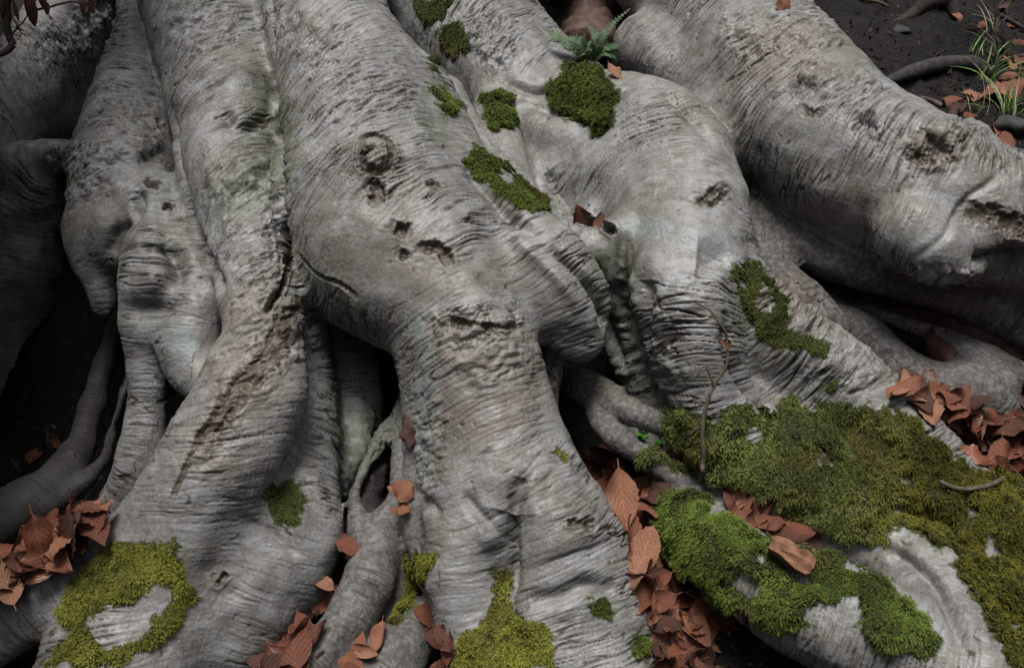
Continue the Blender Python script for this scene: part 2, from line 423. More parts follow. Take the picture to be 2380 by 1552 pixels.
# long creases, ridges, bumps and dents that were sighted on the bark: (width m, height m, profile, points)
#   g = rounded, c = sharp-edged cut, p = round pit with raised rim
STROKES = [
 ('g', .020, -.045, [(398,260),(408,340),(425,440),(470,570),(512,670)]),
 ('g', .022, -.035, [(235,1335),(185,1395),(150,1460),(110,1552)]),
 ('g', .045, -.060, [(1190,1190),(1178,1265),(1170,1330),(1166,1400),(1160,1480)]),
 ('g', .020, -.030, [(1215,1110),(1195,1190),(1178,1280),(1170,1380)]), ('g', .014, -.014, [(1080,1150),(1110,1190),(1150,1240),(1172,1290)]),
 ('g', .035, .020, [(1125,1215),(1150,1270)]),
 ('g', .10, .028, [(1290,1150),(1340,1280)]),
 ('g', .018, -.055, [(622,-10),(634,110),(640,230),(645,330),(650,420),(655,520),(660,600)]),
 ('c', .008, -.030, [(652,470),(656,540),(668,600),(660,650),(640,690),(620,720)]),
 ('c', .016, .014, [(645,480),(650,560),(640,640),(615,700)]),
 ('g', .05, .030, [(870,360)]), ('g', .05, .022, [(560,180)]),
 ('c', .010, -.010, [(840,330),(835,365),(850,395),(885,400),(910,375),(905,335),(880,318),(850,320),(840,330)]),
 ('g', .012, -.010, [(875,350)]),
 ('c', .017, -.015, [(920,530),(945,540)]), ('c', .011, -.010, [(930,590),(948,595)]),
 ('c', .013, -.012, [(975,580),(1010,574),(1035,590),(1040,615)]),
 ('c', .015, -.014, [(860,432),(880,440),(872,470)]), ('c', .015, -.008, [(1010,432)]),
 ('g', .050, -.045, [(1265,395),(1295,440),(1325,490)]), ('c', .010, -.035, [(1325,500),(1360,512),(1400,524),(1425,538)]),
 ('g', .018, -.020, [(1180,195),(1250,215),(1290,195),(1330,175)]),
 
 ('g', .020, -.022, [(1090,400),(1130,440),(1180,500),(1250,545)]),
 ('g', .06, -.03, [(1620,600),(1700,610)]),
 ('g', .03, .015, [(1650,660),(1730,600)]),
 ('g', .035, -.035, [(1500,650),(1490,720),(1490,790)]),
 ('g', .024, -.045, [(1690,760),(1705,830),(1735,890),(1790,950),(1840,1000)]),
 ('g', .012, -.009, [(2130,600),(2195,548),(2240,470),(2300,425),(2350,375)]),
 ('c', .024, -.012, [(2245,488),(2300,500),(2360,525),(2400,545)]),
 ('g', .05, -.055, [(2270,600),(2330,610),(2400,615)]),
 ('g', .05, .035, [(2170,330),(2210,300)]), ('c', .014, -.008, [(2110,355),(2140,372),(2175,368)]), ('g', .03, -.012, [(2150,350),(2190,345)]),
 ('g', .03, .022, [(1860,190),(1900,180)]), ('g', .03, .018, [(1990,190),(2050,205)]),
 ('g', .022, -.02, [(1990,270),(2030,300)]), ('c', .012, -.006, [(1860,250),(1890,265),(1920,250)]),
 ('g', .03, -.025, [(1540,210),(1590,240),(1660,330)]),
 ('g', .025, .018, [(1650,445),(1690,430)]),
 ('c', .010, -.008, [(1620,475),(1650,455),(1680,435)]), ('c', .008, -.007, [(1650,480),(1680,455)]),
 ('p', .022, -.020, [(357,428)]), ('p', .014, -.014, [(390,480)]), ('p', .020, -.014, [(372,290)]),
 ('g', .020, -.035, [(325,440),(318,490),(310,515)]), ('g', .02, -.02, [(300,520),(268,550),(258,590)]),
 ('g', .022, -.030, [(380,560),(410,600),(410,660)]),
 ('g', .03, -.025, [(270,350),(330,370),(390,350)]),
 ('g', .04, .02, [(360,650)]), ('g', .03, -.02, [(300,720),(400,720)]),
 ('g', .022, .012, [(515,1348)]), ('c', .014, -.012, [(508,1342),(522,1352)]),
 ('g', .035, -.028, [(690,1010),(670,1090),(660,1170)]),
 ('g', .012, -.008, [(560,1200),(640,1245),(690,1290)]),
 ('c', .006, -.006, [(400,1160),(420,1110),(460,1020),(520,930),(560,860)]),
 ('c', .026, -.006, [(470,1050),(500,990),(540,930),(600,860),(650,780),(680,730)]),
 ('c', .006, -.006, [(690,590),(740,640),(790,660),(830,690)]),
 ('c', .006, -.006, [(500,1010),(540,950)]),
 ('c', .007, -.010, [(1040,740),(1100,755),(1190,760)]),
 ('p', .012, -.010, [(1328,1222)]), ('p', .014, -.012, [(1360,1225)]),
 ('g', .016, -.014, [(960,1140),(1000,1170),(1020,1200)]),
 ('g', .02, -.018, [(1230,1395),(1300,1385),(1360,1360),(1430,1370)]),
 ('g', .02, -.02, [(560,300),(590,290),(640,270)]),
 ('g', .025, -.018, [(520,260),(545,300)]),
 ('g', .03, .02, [(620,370),(570,410),(530,440)]),
 ('g', .016, -.02, [(2070,1280),(2160,1345),(2215,1430),(2240,1520)]),
 ('g', .03, -.025, [(2100,1180),(2170,1200),(2220,1260)]),
 ('g', .02, .014, [(1200,560),(1290,640),(1350,720)]),
 ('g', .018, -.016, [(1110,640),(1190,720),(1240,800)]),
 ('g', .014, -.030, [(1290,585),(1340,625),(1385,685),(1405,760)]), ('g', .02, -.03, [(1405,690),(1420,780),(1440,830)]),
]
def tree_bvh(V, Q):
    return BVHTree.FromPolygons([tuple(p) for p in V.tolist()], Q.tolist())

def sight(bvh, u, v):
    d = Vector(rays(u, v)).normalized()
    h = bvh.ray_cast(Vector((0, 0, CAM_Z)), d)
    return h[0]

bvh0 = tree_bvh(V, Q)

# refine where the bark is in plain view
def in_view(V, Q, tol, edge=40, face=.25):
    z, iu, iv, u, v, d = zbuffer(V)
    zm = z.copy()
    for dx in (-1, 0, 1):
        for dy in (-1, 0, 1):
            zm = np.minimum(zm, np.roll(np.roll(z, dx, 0), dy, 1))
    N = vnormals(V, Q)
    vd = V - np.array([0, 0, CAM_Z]); vd /= np.linalg.norm(vd, axis=1)[:, None]
    ok = (u > -edge) & (u < SW + edge) & (v > -edge) & (v < SH + edge) & (d < zm[iu, iv] + tol) & ((N * vd).sum(1) < face)
    return ok[Q].any(1)

V, Q, nk = split_quads(V, Q, in_view(V, Q, .14, 60, .35))
V = relax(V, Q, .4, 1)
FINE = True
if FINE:
    V, Q, nk = split_quads(V, Q, in_view(V, Q, .07, 12, .10))
    V = relax(V, Q, .35, 1)
print('root mass fine', len(V), len(Q))

N = vnormals(V, Q)
cut = np.zeros(len(V))
disp = np.zeros(len(V))
for prof, wd, ht, pts in STROKES:
    pts = np.array(pts, float)
    if len(pts) > 1:
        pts = crspline(pts, max(2, int(np.abs(np.diff(pts, axis=0)).max() / 14)))
    H = [sight(bvh0, a, b) for a, b in pts]
    H = np.array([tuple(h) for h in H if h is not None])
    if not len(H): continue
    m = np.where(((V > H.min(0) - wd * 2.2) & (V < H.max(0) + wd * 2.2)).all(1))[0]
    P = V[m]
    best = np.full(len(m), 9.0); bt = np.zeros(len(m))
    for i in range(max(1, len(H) - 1)):
        a, b = H[i], H[min(i + 1, len(H) - 1)]
        ab = b - a
        if ab @ ab > .02: continue
        t = np.clip(((P - a) @ ab) / (ab @ ab + 1e-9), 0, 1)
        d = np.linalg.norm(P - a - t[:, None] * ab, axis=1)
        w = d < best
        best[w] = d[w]; bt[w] = (i + t[w]) / max(1, len(H) - 1)
    jit = noise3(P * (1.3 / wd)) * .45 + noise3(P * (3.4 / wd)) * .22 if prof != 'g' else 0
    x = best / wd
    taper = np.sqrt(np.clip(4 * bt * (1 - bt), 0, 1)) * .75 + .25 if len(H) > 1 else 1.0
    if prof == 'g':
        h = np.exp(-1.6 * x * x)
    elif prof == 'c':
        h = sstep(1.15, .55, x + jit) * (1 + .35 * noise3(P * 70) + .25 * noise3(P * 160)) - (.16 * np.exp(-((x + jit - 1.35) / .3) ** 2) if ht < 0 else 0)
        cut[m] = np.maximum(cut[m], sstep(1.15, .7, x + jit) * taper * (1 if ht < 0 else 0))
    else:
        h = sstep(1.0, .35, x + jit) - .18 * np.exp(-((x + jit - 1.3) / .35) ** 2)
        cut[m] = np.maximum(cut[m], sstep(1.0, .4, x + jit) * .8)
    disp[m] += ht * h * taper
V = V + N * disp[:, None]
N = vnormals(V, Q)

# ------------------------------------------------------------------ bark coordinates: which limb, how far along, how far round
nv = len(V)
D = np.full((2, nv), 9.0, np.float32)
LID = np.zeros((2, nv), np.int16)
SS = np.zeros((2, nv), np.float32); TH = np.zeros((2, nv), np.float32); RR = np.full((2, nv), .1, np.float32)
for li, Lm in enumerate(limbs):
    S, s = Lm['S'], Lm['s']
    m = .08
    I = np.where(((V > (S[:, :3] - S[:, 3:4]).min(0) - m) & (V < (S[:, :3] + S[:, 3:4]).max(0) + m)).all(1))[0]
    if not len(I): continue
    P = V[I].astype(np.float32)
    bd = np.full(len(I), 9.0, np.float32); bs = np.zeros(len(I), np.float32); bth = bs.copy(); br = bs.copy()
    T = np.gradient(S[:, :3], axis=0); T /= np.linalg.norm(T, axis=1)[:, None]
    segs = []
    for i in range(len(S) - 1):
        a, b = S[i], S[i + 1]
        J = np.where(((P > np.minimum(a[:3] - a[3], b[:3] - b[3]) - m) & (P < np.maximum(a[:3] + a[3], b[:3] + b[3]) + m)).all(1))[0]
        if not len(J): continue
        d, t = seg_eval(P[J].T, a[:3].astype(np.float32), b[:3].astype(np.float32), np.float32(a[3]), np.float32(b[3]))
        w = d < bd[J]
        Jw = J[w]
        bd[Jw] = d[w]; br[Jw] = a[3] + t[w] * (b[3] - a[3])
        segs.append((i, J, d, t))
    ws = np.full(len(I), 1e-9, np.float32); cc = np.zeros((len(I), 3), np.float32); tt = np.zeros((len(I), 3), np.float32)
    for i, J, d, t in segs:
        w = np.exp((bd[J] - d) / np.float32(.022)) + np.float32(1e-6)
        ws[J] += w; bs[J] += w * (s[i] + t * (s[i + 1] - s[i]))
        for ax in range(3):
            cc[J, ax] += w * (S[i, ax] + t * (S[i + 1, ax] - S[i, ax])); tt[J, ax] += w * (T[i, ax] + t * (T[i + 1, ax] - T[i, ax]))
    bs /= ws; cc = P - cc / ws[:, None]; tt /= np.linalg.norm(tt, axis=1)[:, None] + 1e-9
    view = np.array([0, -CP, SP], np.float32)
    e1 = view - tt * (tt @ view)[:, None]; e1 /= np.linalg.norm(e1, axis=1)[:, None] + 1e-9
    e2 = np.cross(tt, e1)
    bs += (cc * tt).sum(1)
    bth = np.arctan2((cc * e2).sum(1), (cc * e1).sum(1))
    b0 = bd < D[0, I]
    A = I[b0]
    for X in (D, LID, SS, TH, RR): X[1, A] = X[0, A]
    D[0, A], LID[0, A], SS[0, A], TH[0, A], RR[0, A] = bd[b0], li, bs[b0], bth[b0], br[b0]
    b1 = ~b0 & (bd < D[1, I])
    A = I[b1]
    D[1, A], LID[1, A], SS[1, A], TH[1, A], RR[1, A] = bd[b1], li, bs[b1], bth[b1], br[b1]

# where the bark is smooth, wrinkled, flaking (sighted areas: u, v, radius, amount)
U0, V0, DEP = project(V)
def area(spots):
    o = np.zeros(nv)
    wob = 1 + .5 * noise3(V * 14) + .3 * noise3(V * 33)
    for (u, v, ru, rv, a) in spots:
        x = ((U0 - u) / ru) ** 2 + ((V0 - v) / rv) ** 2
        o = np.maximum(o, a * sstep(1.5, .45, x * wob))
    return o
smooth_a = area([(880,590,170,130,.92),(1560,550,150,100,.95),(760,480,110,80,.5),(1950,480,140,60,.45),(1640,330,60,60,.4),(1130,620,80,60,.4),(1640,420,70,110,.6),(700,1330,140,160,.8),(420,1420,160,140,.7),(300,1230,120,60,.6),
                 (1280,690,90,110,.6),(2280,450,120,60,.9),(2200,560,120,60,.9),(2250,880,120,90,.9),(240,520,90,70,.85),(380,470,60,50,.7),(1200,140,110,80,.7),
                 (1330,330,110,60,.8),(1850,320,90,60,.4),(2000,800,120,60,.8),(430,820,70,60,.6),(1290,1240,100,60,.35),(870,1000,60,120,.8),(100,700,160,260,.5),(2100,950,60,60,.4)])
flake_a = area([(590,730,70,60,.7),(560,860,80,70,.5),(520,960,60,80,.4),(680,770,60,80,.6),(600,640,60,80,.5),(470,1060,50,70,.35),(640,500,40,130,.7),
                (1100,750,110,50,.9),(1130,830,100,70,.55),(860,200,110,70,.45),(780,120,90,60,.5),(660,60,60,50,.5),
                (2180,340,75,50,1),(2040,290,60,40,.6),(1990,200,60,40,.6),(1900,180,60,40,.6),(1760,80,110,60,.6),(1890,60,80,60,.6),(2250,290,50,30,.8),
                (480,60,90,70,.6),(540,420,80,70,.5),(520,560,60,60,.4),(330,290,60,60,.5),(270,230,40,60,.6),(180,370,90,40,.9),(110,90,60,60,.5),(230,60,70,80,.8),(200,420,70,60,.6),
                (1130,90,80,60,.8),(1500,860,70,70,.7),(1440,700,40,80,.5),(1560,690,120,60,.3),(1800,720,90,60,.8),(2000,850,120,60,.5),(1650,450,50,30,.5),
                (880,1010,30,60,.5),(1000,1050,40,120,.5),(1850,700,70,50,.7),(1900,750,60,40,.8),(2150,640,60,25,.8),(2240,650,60,20,.8)])
wr_gain = (1 - smooth_a) * (.38 + .80 * sstep(-.35, .35, noise3(V * 4.2 + 3))) + .10

def wrinkle(k):
    tw = np.array([L['tw'] for L in limbs])[LID[k]]
    off = LID[k] * 7.31
    q = SS[k] + tw * RR[k] * TH[k] * (1 - .18 * np.abs(TH[k])) + .012 * noise3(V * 5) + .0035 * noise3(V * 16)
    cx, cy = np.cos(TH[k]), np.sin(TH[k])
    ar = np.clip(RR[k] / .12, .4, 1.6)
    def n(f, a, o): return noise3(np.stack([q * f + off + o, cx * a * ar + o, cy * a * ar], 1))
    a1 = n(9, .5, 0); a2 = n(33, .55, 11); a3 = n(88, .8, 23); a4 = n(14, 1.1, 31); a5 = n(185, 1.2, 41)
    c1 = sstep(.065, 0, np.abs(a2 + .12 * a5)) * sstep(-.15, .3, a4)           # few deep lines
    c2 = sstep(.14, 0, np.abs(a3 + .06 * a5)) * sstep(-.8, -.15, a1 + .6 * a4)
    c3 = sstep(.24, 0, np.abs(a5)) * sstep(-.6, .05, a4 - a1)
    h = .0016 * a1 + .0013 * a2 + .0012 * a3 + .0007 * a5 - .0065 * c1 - .0034 * c2 - .0013 * c3
    h = h * np.clip(RR[k] / .10, .4, 1)
    if k == 0:
        global FLK
        FLK = n(40, 3.2, 53) + .6 * n(95, 6.5, 67) + .25 * a5
    return h, np.clip(1.0 * c1 + .85 * c2 + .55 * c3, 0, 1)
h0, g0 = wrinkle(0)
h1, g1 = wrinkle(1)
wB = .5 * sstep(.05, .0, D[1] - D[0])
WR = h0 * (1 - wB) + h1 * wB
GR = g0 * (1 - wB) + g1 * wB
plate = FLK * .55 + .25 * noise3(V * 30 + 40)
step = np.floor(plate * 5) + sstep(.0, .22, plate * 5 - np.floor(plate * 5))
pits = sstep(.52, .78, noise3(V * 62 + 8)) * sstep(-.1, .3, noise3(V * 9 + 2))
grain = .0006 * noise3(V * 150) + .0005 * noise3(V * 260)
dz = WR * wr_gain * (1 - .3 * flake_a) + flake_a * (.0046 * step + .0016 * fbm(V * 60, 2)) - .0030 * pits * (1 - .6 * smooth_a) + grain
burl_ = np.isin(LID[0], [i for i, L in enumerate(limbs) if L['name'] == 'shaded_burl'])
dz = dz + burl_ * (.012 * fbm(V * 11, 2))
GROOVE = np.clip(GR * wr_gain * 1.1 + .8 * pits + flake_a * sstep(.30, .0, plate * 5 - np.floor(plate * 5)) * .7 + cut, 0, 1)
V = V + N * dz[:, None]
N = vnormals(V, Q)
# ------------------------------------------------------------------ materials
def nodes_of(name):
    m = bpy.data.materials.new(name); m.use_nodes = True
    t = m.node_tree
    return m, t.nodes, t.links, t.nodes['Principled BSDF']

class NT:
    """small helper for building node trees"""
    def __init__(s, name):
        s.m, s.n, s.l, s.b = nodes_of(name)
    def co(s):
        return s.n.new('ShaderNodeTexCoord').outputs['Object']
    def geo(s):
        return s.n.new('ShaderNodeNewGeometry').outputs['Position']
    def at(s, name, out='Fac'):
        a = s.n.new('ShaderNodeAttribute'); a.attribute_name = name
        return a.outputs[out]
    def noise(s, vec, scale, det=3, rough=.55, dist=0):
        x = s.n.new('ShaderNodeTexNoise'); x.inputs['Scale'].default_value = scale
        x.inputs['Detail'].default_value = det; x.inputs['Roughness'].default_value = rough; x.inputs['Distortion'].default_value = dist
        s.l.new(vec, x.inputs['Vector']); return x.outputs['Fac']
    def ramp(s, fac, a, b):
        x = s.n.new('ShaderNodeMapRange'); x.interpolation_type = 'SMOOTHSTEP'
        x.inputs['From Min'].default_value = a; x.inputs['From Max'].default_value = b
        s.l.new(fac, x.inputs['Value']); return x.outputs['Result']
    def math(s, op, a, b=None, c=None):
        x = s.n.new('ShaderNodeMath'); x.operation = op
        for i, v in enumerate((a, b, c)):
            if v is None: continue
            if isinstance(v, (int, float)): x.inputs[i].default_value = v
            else: s.l.new(v, x.inputs[i])
        return x.outputs[0]
    def mix(s, fac, a, b, typ='MIX'):
        x = s.n.new('ShaderNodeMix'); x.data_type = 'RGBA'; x.blend_type = typ
        for i, v in ((0, fac), (6, a), (7, b)):
            if isinstance(v, (int, float)): x.inputs[i].default_value = v
            elif isinstance(v, tuple): x.inputs[i].default_value = v + (1,)
            else: s.l.new(v, x.inputs[i])
        return x.outputs[2]
    def bump(s, h, strength, dist):
        x = s.n.new('ShaderNodeBump'); x.inputs['Strength'].default_value = strength; x.inputs['Distance'].default_value = dist
        s.l.new(h, x.inputs['Height']); s.l.new(x.outputs[0], s.b.inputs['Normal'])
    def done(s, col, rough=.8, spec=.3):
        if isinstance(col, tuple): s.b.inputs['Base Color'].default_value = col + (1,)
        else: s.l.new(col, s.b.inputs['Base Color'])
        if isinstance(rough, float): s.b.inputs['Roughness'].default_value = rough
        else: s.l.new(rough, s.b.inputs['Roughness'])
        s.b.inputs['Specular IOR Level'].default_value = spec
        return s.m

def bark_material():
    t = NT('bark'); p = t.geo()
    n1, n2, n3 = t.noise(p, 3.1, 4), t.noise(p, 9, 5, .6), t.noise(p, 34, 4, .65)
    n4, n5 = t.noise(p, 150, 3, .6), t.noise(p, 420, 2, .5)
    warm = t.at('warm')
    c = t.mix(t.ramp(n2, .38, .64), (.165, .160, .148), (.248, .247, .240))
    c = t.mix(t.math('MULTIPLY', t.ramp(n1, .46, .62), .5), c, (.155, .143, .116))
    c = t.mix(t.math('MULTIPLY', t.ramp(t.noise(p, 6.5, 5, .62), .50, .66), .55), c, (.105, .100, .090))
    c = t.mix(t.math('MULTIPLY', t.ramp(t.noise(p, 14, 5, .65, .6), .56, .68), .55), c, (.33, .335, .335))
    c = t.mix(t.math('MULTIPLY', t.ramp(n3, .50, .66), .5), c, (.115, .107, .084))
    c = t.mix(t.math('MULTIPLY', t.ramp(n3, .50, .36), .45), c, (.30, .305, .31))
    c = t.mix(t.math('MULTIPLY', t.ramp(n4, .56, .70), .6), c, (.31, .312, .31))
    c = t.mix(t.math('MULTIPLY', t.ramp(n4, .42, .30), .4), c, (.095, .088, .070))
    c = t.mix(t.math('MULTIPLY', t.ramp(n5, .58, .70), .5), c, (.36, .36, .355))
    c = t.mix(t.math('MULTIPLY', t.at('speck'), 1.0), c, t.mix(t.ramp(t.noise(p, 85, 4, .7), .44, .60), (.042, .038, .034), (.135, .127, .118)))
    c = t.mix(t.math('MULTIPLY', warm, .75), c, t.mix(n3, (.135, .098, .068), (.21, .168, .125)))
    c = t.mix(t.math('MULTIPLY', t.at('algae'), t.ramp(n3, .25, .6)), c, (.095, .108, .060))
    c = t.mix(t.math('MULTIPLY', t.at('lichen'), t.ramp(n3, .42, .58)), c, (.26, .32, .30))
    c = t.mix(t.math('MULTIPLY', t.at('stain'), .9), c, (.055, .052, .045))
    c = t.mix(t.math('MULTIPLY', t.at('groove'), .92), c, t.mix(n3, (.030, .026, .020), (.055, .046, .033)))
    c = t.mix(t.math('MULTIPLY', t.at('wound'), .85), c, t.mix(n4, (.050, .040, .030), (.135, .11, .082)))
    c = t.mix(t.at('painted_shade'), c, t.mix(n3, (.010, .009, .009), (.030, .025, .023)))  # near-black tint stands in for the shade of the left hollow
    c = t.mix(t.at('moss'), c, (.05, .06, .022))
    h = t.math('ADD', t.math('MULTIPLY', n4, .7), t.math('MULTIPLY', n5, .5))
    t.bump(h, .30, .003)
    return t.done(c, t.math('MULTIPLY_ADD', n3, .30, t.math('MULTIPLY_ADD', t.math('MAXIMUM', t.at('painted_shade'), t.at('speck')), .25, .34)), .42)

def soil_material():
    t = NT('soil'); p = t.geo()
    n1, n2, n3 = t.noise(p, 5, 5, .6), t.noise(p, 45, 5, .7), t.noise(p, 210, 3, .7)
    c = t.mix(t.ramp(n1, .35, .65), (.008, .0075, .0085), (.020, .0175, .018))
    c = t.mix(t.ramp(n2, .5, .7), c, (.034, .026, .023))
    c = t.mix(t.math('MULTIPLY', t.ramp(n3, .62, .72), .6), c, (.09, .07, .055))
    h = t.math('ADD', t.math('MULTIPLY', n2, 1.0), t.math('MULTIPLY', n3, .5))
    t.bump(h, 1.0, .02)
    return t.done(c, .85, .25)

M_BARK, M_SOIL = bark_material(), soil_material()

# ------------------------------------------------------------------ the ground: the tree's bank, ringed by unseen slopes added to block low light
HOLLOWS = [(60, 800, .48, .38), (890, 850, .26, .24), (1335, 930, .13, .16), (2050, 690, .22, .3), (420, 1000, .14, .22), (2300, 720, .22, .3)]
HP = [(survey(u, v), dp, wd) for u, v, dp, wd in HOLLOWS]
def ground_z(x, y):
    x, y = np.asarray(x, float), np.asarray(y, float)
    z = (y - BANK_Y) * SLOPE
    z = np.where(y > 6, (6 - BANK_Y) * SLOPE + (y - 6) * .20, z)
    z = np.where(y < -2, (-2 - BANK_Y) * SLOPE + (-2 - y) * 1.3, z)  # unseen slope added behind the viewer to block low sky light
    z = np.minimum(z, 13)
    side = np.maximum(np.abs(x) - 3.4, 0)
    z = np.maximum(z, np.minimum(-1.5 + side * 1.25, 10))  # raised flanks, likewise added to cut light from the sides
    near = np.exp(-((x / 3.2) ** 4 + ((y - 2.5) / 3.2) ** 4))
    z = z - .045
    P = np.stack([x.ravel(), y.ravel(), np.zeros(x.size)], 1)
    n = .05 * noise3(P * 1.7) + .024 * noise3(P * 6 + 3) + .012 * noise3(P * 17 + 7)
    z = z + (n.reshape(x.shape)) * near + .5 * noise3(P * .25).reshape(x.shape) * (1 - near)
    for h, dp, wd in HP:
        z = z - dp * np.exp(-((x - h[0]) ** 2 + (y - h[1]) ** 2) / (wd * wd) * 1.2)
    return z
def axis(a, b, far0, far1, st):
    d = np.arange(a, b + 1e-6, st)
    g = st * 1.35 ** np.arange(1, 40)
    r = b + np.cumsum(g); l = a - np.cumsum(g)
    return np.concatenate([l[l > far0][::-1], d, r[r < far1]])
gx, gy = axis(-2.0, 2.3, -70, 70, .024), axis(.7, 4.9, -60, 90, .024)
GXX, GYY = np.meshgrid(gx, gy)
GZZ = ground_z(GXX, GYY)
GV = np.stack([GXX.ravel(), GYY.ravel(), GZZ.ravel()], 1)
ii = np.arange(len(gy) - 1)[:, None] * len(gx) + np.arange(len(gx) - 1)[None, :]
GQ = np.stack([ii, ii + 1, ii + len(gx) + 1, ii + len(gx)], -1).reshape(-1, 4)
sm = noise3(GV * 14) * .014 + noise3(GV * 30) * .011 + noise3(GV * 64) * .007
GV[:, 2] += sm * np.exp(-(((GV[:, 0]) / 2.4) ** 4 + ((GV[:, 1] - 2.8) / 2.4) ** 4))
tag(obj('ground', mesh_np('ground', GV, GQ, mat=M_SOIL)), 'dark bare soil of the steep bank under the roots, with added slopes out of view', None, None, 'structure')
BVH_G = BVHTree.FromPolygons([tuple(p) for p in GV.tolist()], GQ.tolist())

# ------------------------------------------------------------------ moss fields on the bark
def in_poly(u, v, poly):
    poly = np.array(poly, float)
    c = np.zeros(u.shape, bool)
    j = len(poly) - 1
    for i in range(len(poly)):
        x1, y1, x2, y2 = *poly[i], *poly[j]
        k = ((y1 > v) != (y2 > v)) & (u < (x2 - x1) * (v - y1) / (y2 - y1 + 1e-9) + x1)
        c ^= k
        j = i
    return c
# name label, polygon, holes, colour key (yellow, green, dark), thickness m, cover 0..1
MOSS = [
 ('ring of yellow green moss on the broad foot of the left root', 'y', .016, .74,
  [(120,1552),(128,1500),(150,1430),(165,1345),(240,1285),(300,1255),(400,1252),(432,1290),(442,1335),(462,1375),(432,1425),(402,1475),(335,1525),(280,1552)],
  [[(205,1440),(250,1420),(330,1395),(350,1355),(395,1352),(405,1390),(375,1430),(335,1455),(315,1500),(255,1510),(210,1470)]]),
 ('fan of yellow green moss in the cleft at the foot of the central root', 'y', .018, .95,
  [(1150,1400),(1160,1330),(1185,1330),(1192,1400),(1205,1432),(1250,1436),(1285,1480),(1302,1552),(1050,1552),(1058,1500),(1108,1442)], []),
 ('tuft of moss in the upper fork of the central root cleft', 'd', .012, .8, [(1138,1320),(1192,1326),(1190,1385),(1158,1372)], []),
 ('moss strip on the left flank of the central root above the leaf gap', 'y', .014, .9, [(962,1272),(1008,1285),(1000,1372),(960,1420),(900,1456),(893,1440),(932,1368)], []),
 ('round cushion of bright moss on top of the knee root below the fern', 'g', .028, .97, [(1285,165),(1340,140),(1390,160),(1438,190),(1447,232),(1412,290),(1372,332),(1340,300),(1300,268),(1268,212)], []),
 ('small round moss cushion beside the main root below the back root', 'g', .022, .97, [(1112,232),(1160,204),(1212,230),(1207,268),(1195,300),(1150,320),(1118,300)], []),
 ('moss running down the groove between the main root and the knee', 'g', .014, .85, [(1058,375),(1110,345),(1190,385),(1248,412),(1278,490),(1228,508),(1150,455),(1080,412)], [[(1150,385),(1190,405),(1185,430),(1150,420)]]),
 ('moss crust along the right hand edge of the main root', 'g', .010, .62, [(985,195),(1030,200),(1095,250),(1060,262),(1046,285),(1010,240)], []),
 ('moss on the crown of the back root', 'd', .012, .75, [(940,-5),(1062,-5),(1030,48),(962,42)], []),
 ('hanging moss patch down the back root', 'd', .014, .8, [(1005,65),(1070,50),(1105,95),(1065,148),(1000,155)], []),
 ('thick moss carpet over the foot of the knee root', 'c', .026, .74,
  [(1520,960),(1570,930),(1640,965),(1720,928),(1790,972),(1832,908),(1900,928),(1990,955),(2100,958),(2185,1020),(2262,1092),(2400,1130),(2620,1260),(2640,1640),(2420,1640),(2335,1545),(2272,1400),(2200,1285),(2090,1228),(2070,1275),(1960,1262),(1900,1228),(1850,1198),(1750,1140),(1660,1118),(1560,1090),(1500,1080),(1490,1040),(1545,1010)], []),
 ('green moss blanket wrapped over the low root in front of the carpet', 'e', .024, .76,
  [(1535,1130),(1620,1160),(1700,1190),(1800,1262),(1880,1282),(1960,1312),(2050,1332),(2112,1392),(2195,1480),(2160,1535),(2040,1500),(1990,1460),(1850,1465),(1750,1432),(1640,1372),(1560,1292),(1525,1200)], [[(1650,1175),(1695,1178),(1690,1202),(1650,1200)],[(1860,1400),(1990,1390),(2010,1440),(1930,1470),(1860,1450)]]),
 ('thin moss on the outer shoulder of the knee root', 'd', .010, .66, [(1708,615),(1772,622),(1835,700),(1870,770),(1930,800),(1920,830),(1830,815),(1755,778),(1712,700)], [[(1765,660),(1800,690),(1810,730),(1775,720)]]),
 ('faint dark moss film on the shaded right flank of the left root', 'd', .006, .45, [(590,1150),(660,1120),(705,1100),(712,1190),(690,1240),(640,1215)], []),
 ('moss tuft on the right shoulder at the foot of the central root', 'g', .010, .7, [(1368,1380),(1400,1370),(1412,1395),(1440,1430),(1420,1450),(1392,1420)], []),
 ('lowest moss tuft on the right toe of the central root', 'g', .010, .6, [(1458,1480),(1488,1478),(1512,1502),(1495,1540),(1465,1520)], []),
 ('yellowish moss lick on the right rim of the central root', 'y', .008, .6, [(1285,1045),(1310,1045),(1335,1075),(1310,1075)], []),
 ('small dark moss button on the knee root above the carpet', 'd', .012, .9, [(1922,880),(1950,876),(1955,905),(1928,912)], []),
]
z_, iu_, iv_, U0, V0, DEP = zbuffer(V)
zmin = z_.copy()
for dx in (-1, 0, 1):
    for dy in (-1, 0, 1):
        zmin = np.minimum(zmin, np.roll(np.roll(z_, dx, 0), dy, 1))
seen = DEP < zmin[iu_, iv_] + .11
wu = U0 + 20 * noise3(V * 11) + 13 * noise3(V * 22) + 12 * noise3(V * 48) + 6 * noise3(V * 120)
wv = V0 + 20 * noise3(V * 11 + 50) + 13 * noise3(V * 22 + 50) + 12 * noise3(V * 48 + 50) + 6 * noise3(V * 120 + 50)
cov_n = .5 + .42 * fbm(V * 13 + 60, 3) + .12 * noise3(V * 75)
moss_sel = []
MOSSA = np.zeros(len(V))
for lab, ck, th, cov, poly, holes in MOSS:
    k = in_poly(wu, wv, poly) & seen
    for h in holes:
        k &= ~in_poly(wu, wv, h)
    k &= cov_n < (.30 + .62 * cov)
    moss_sel.append(k)
    MOSSA[k] = 1

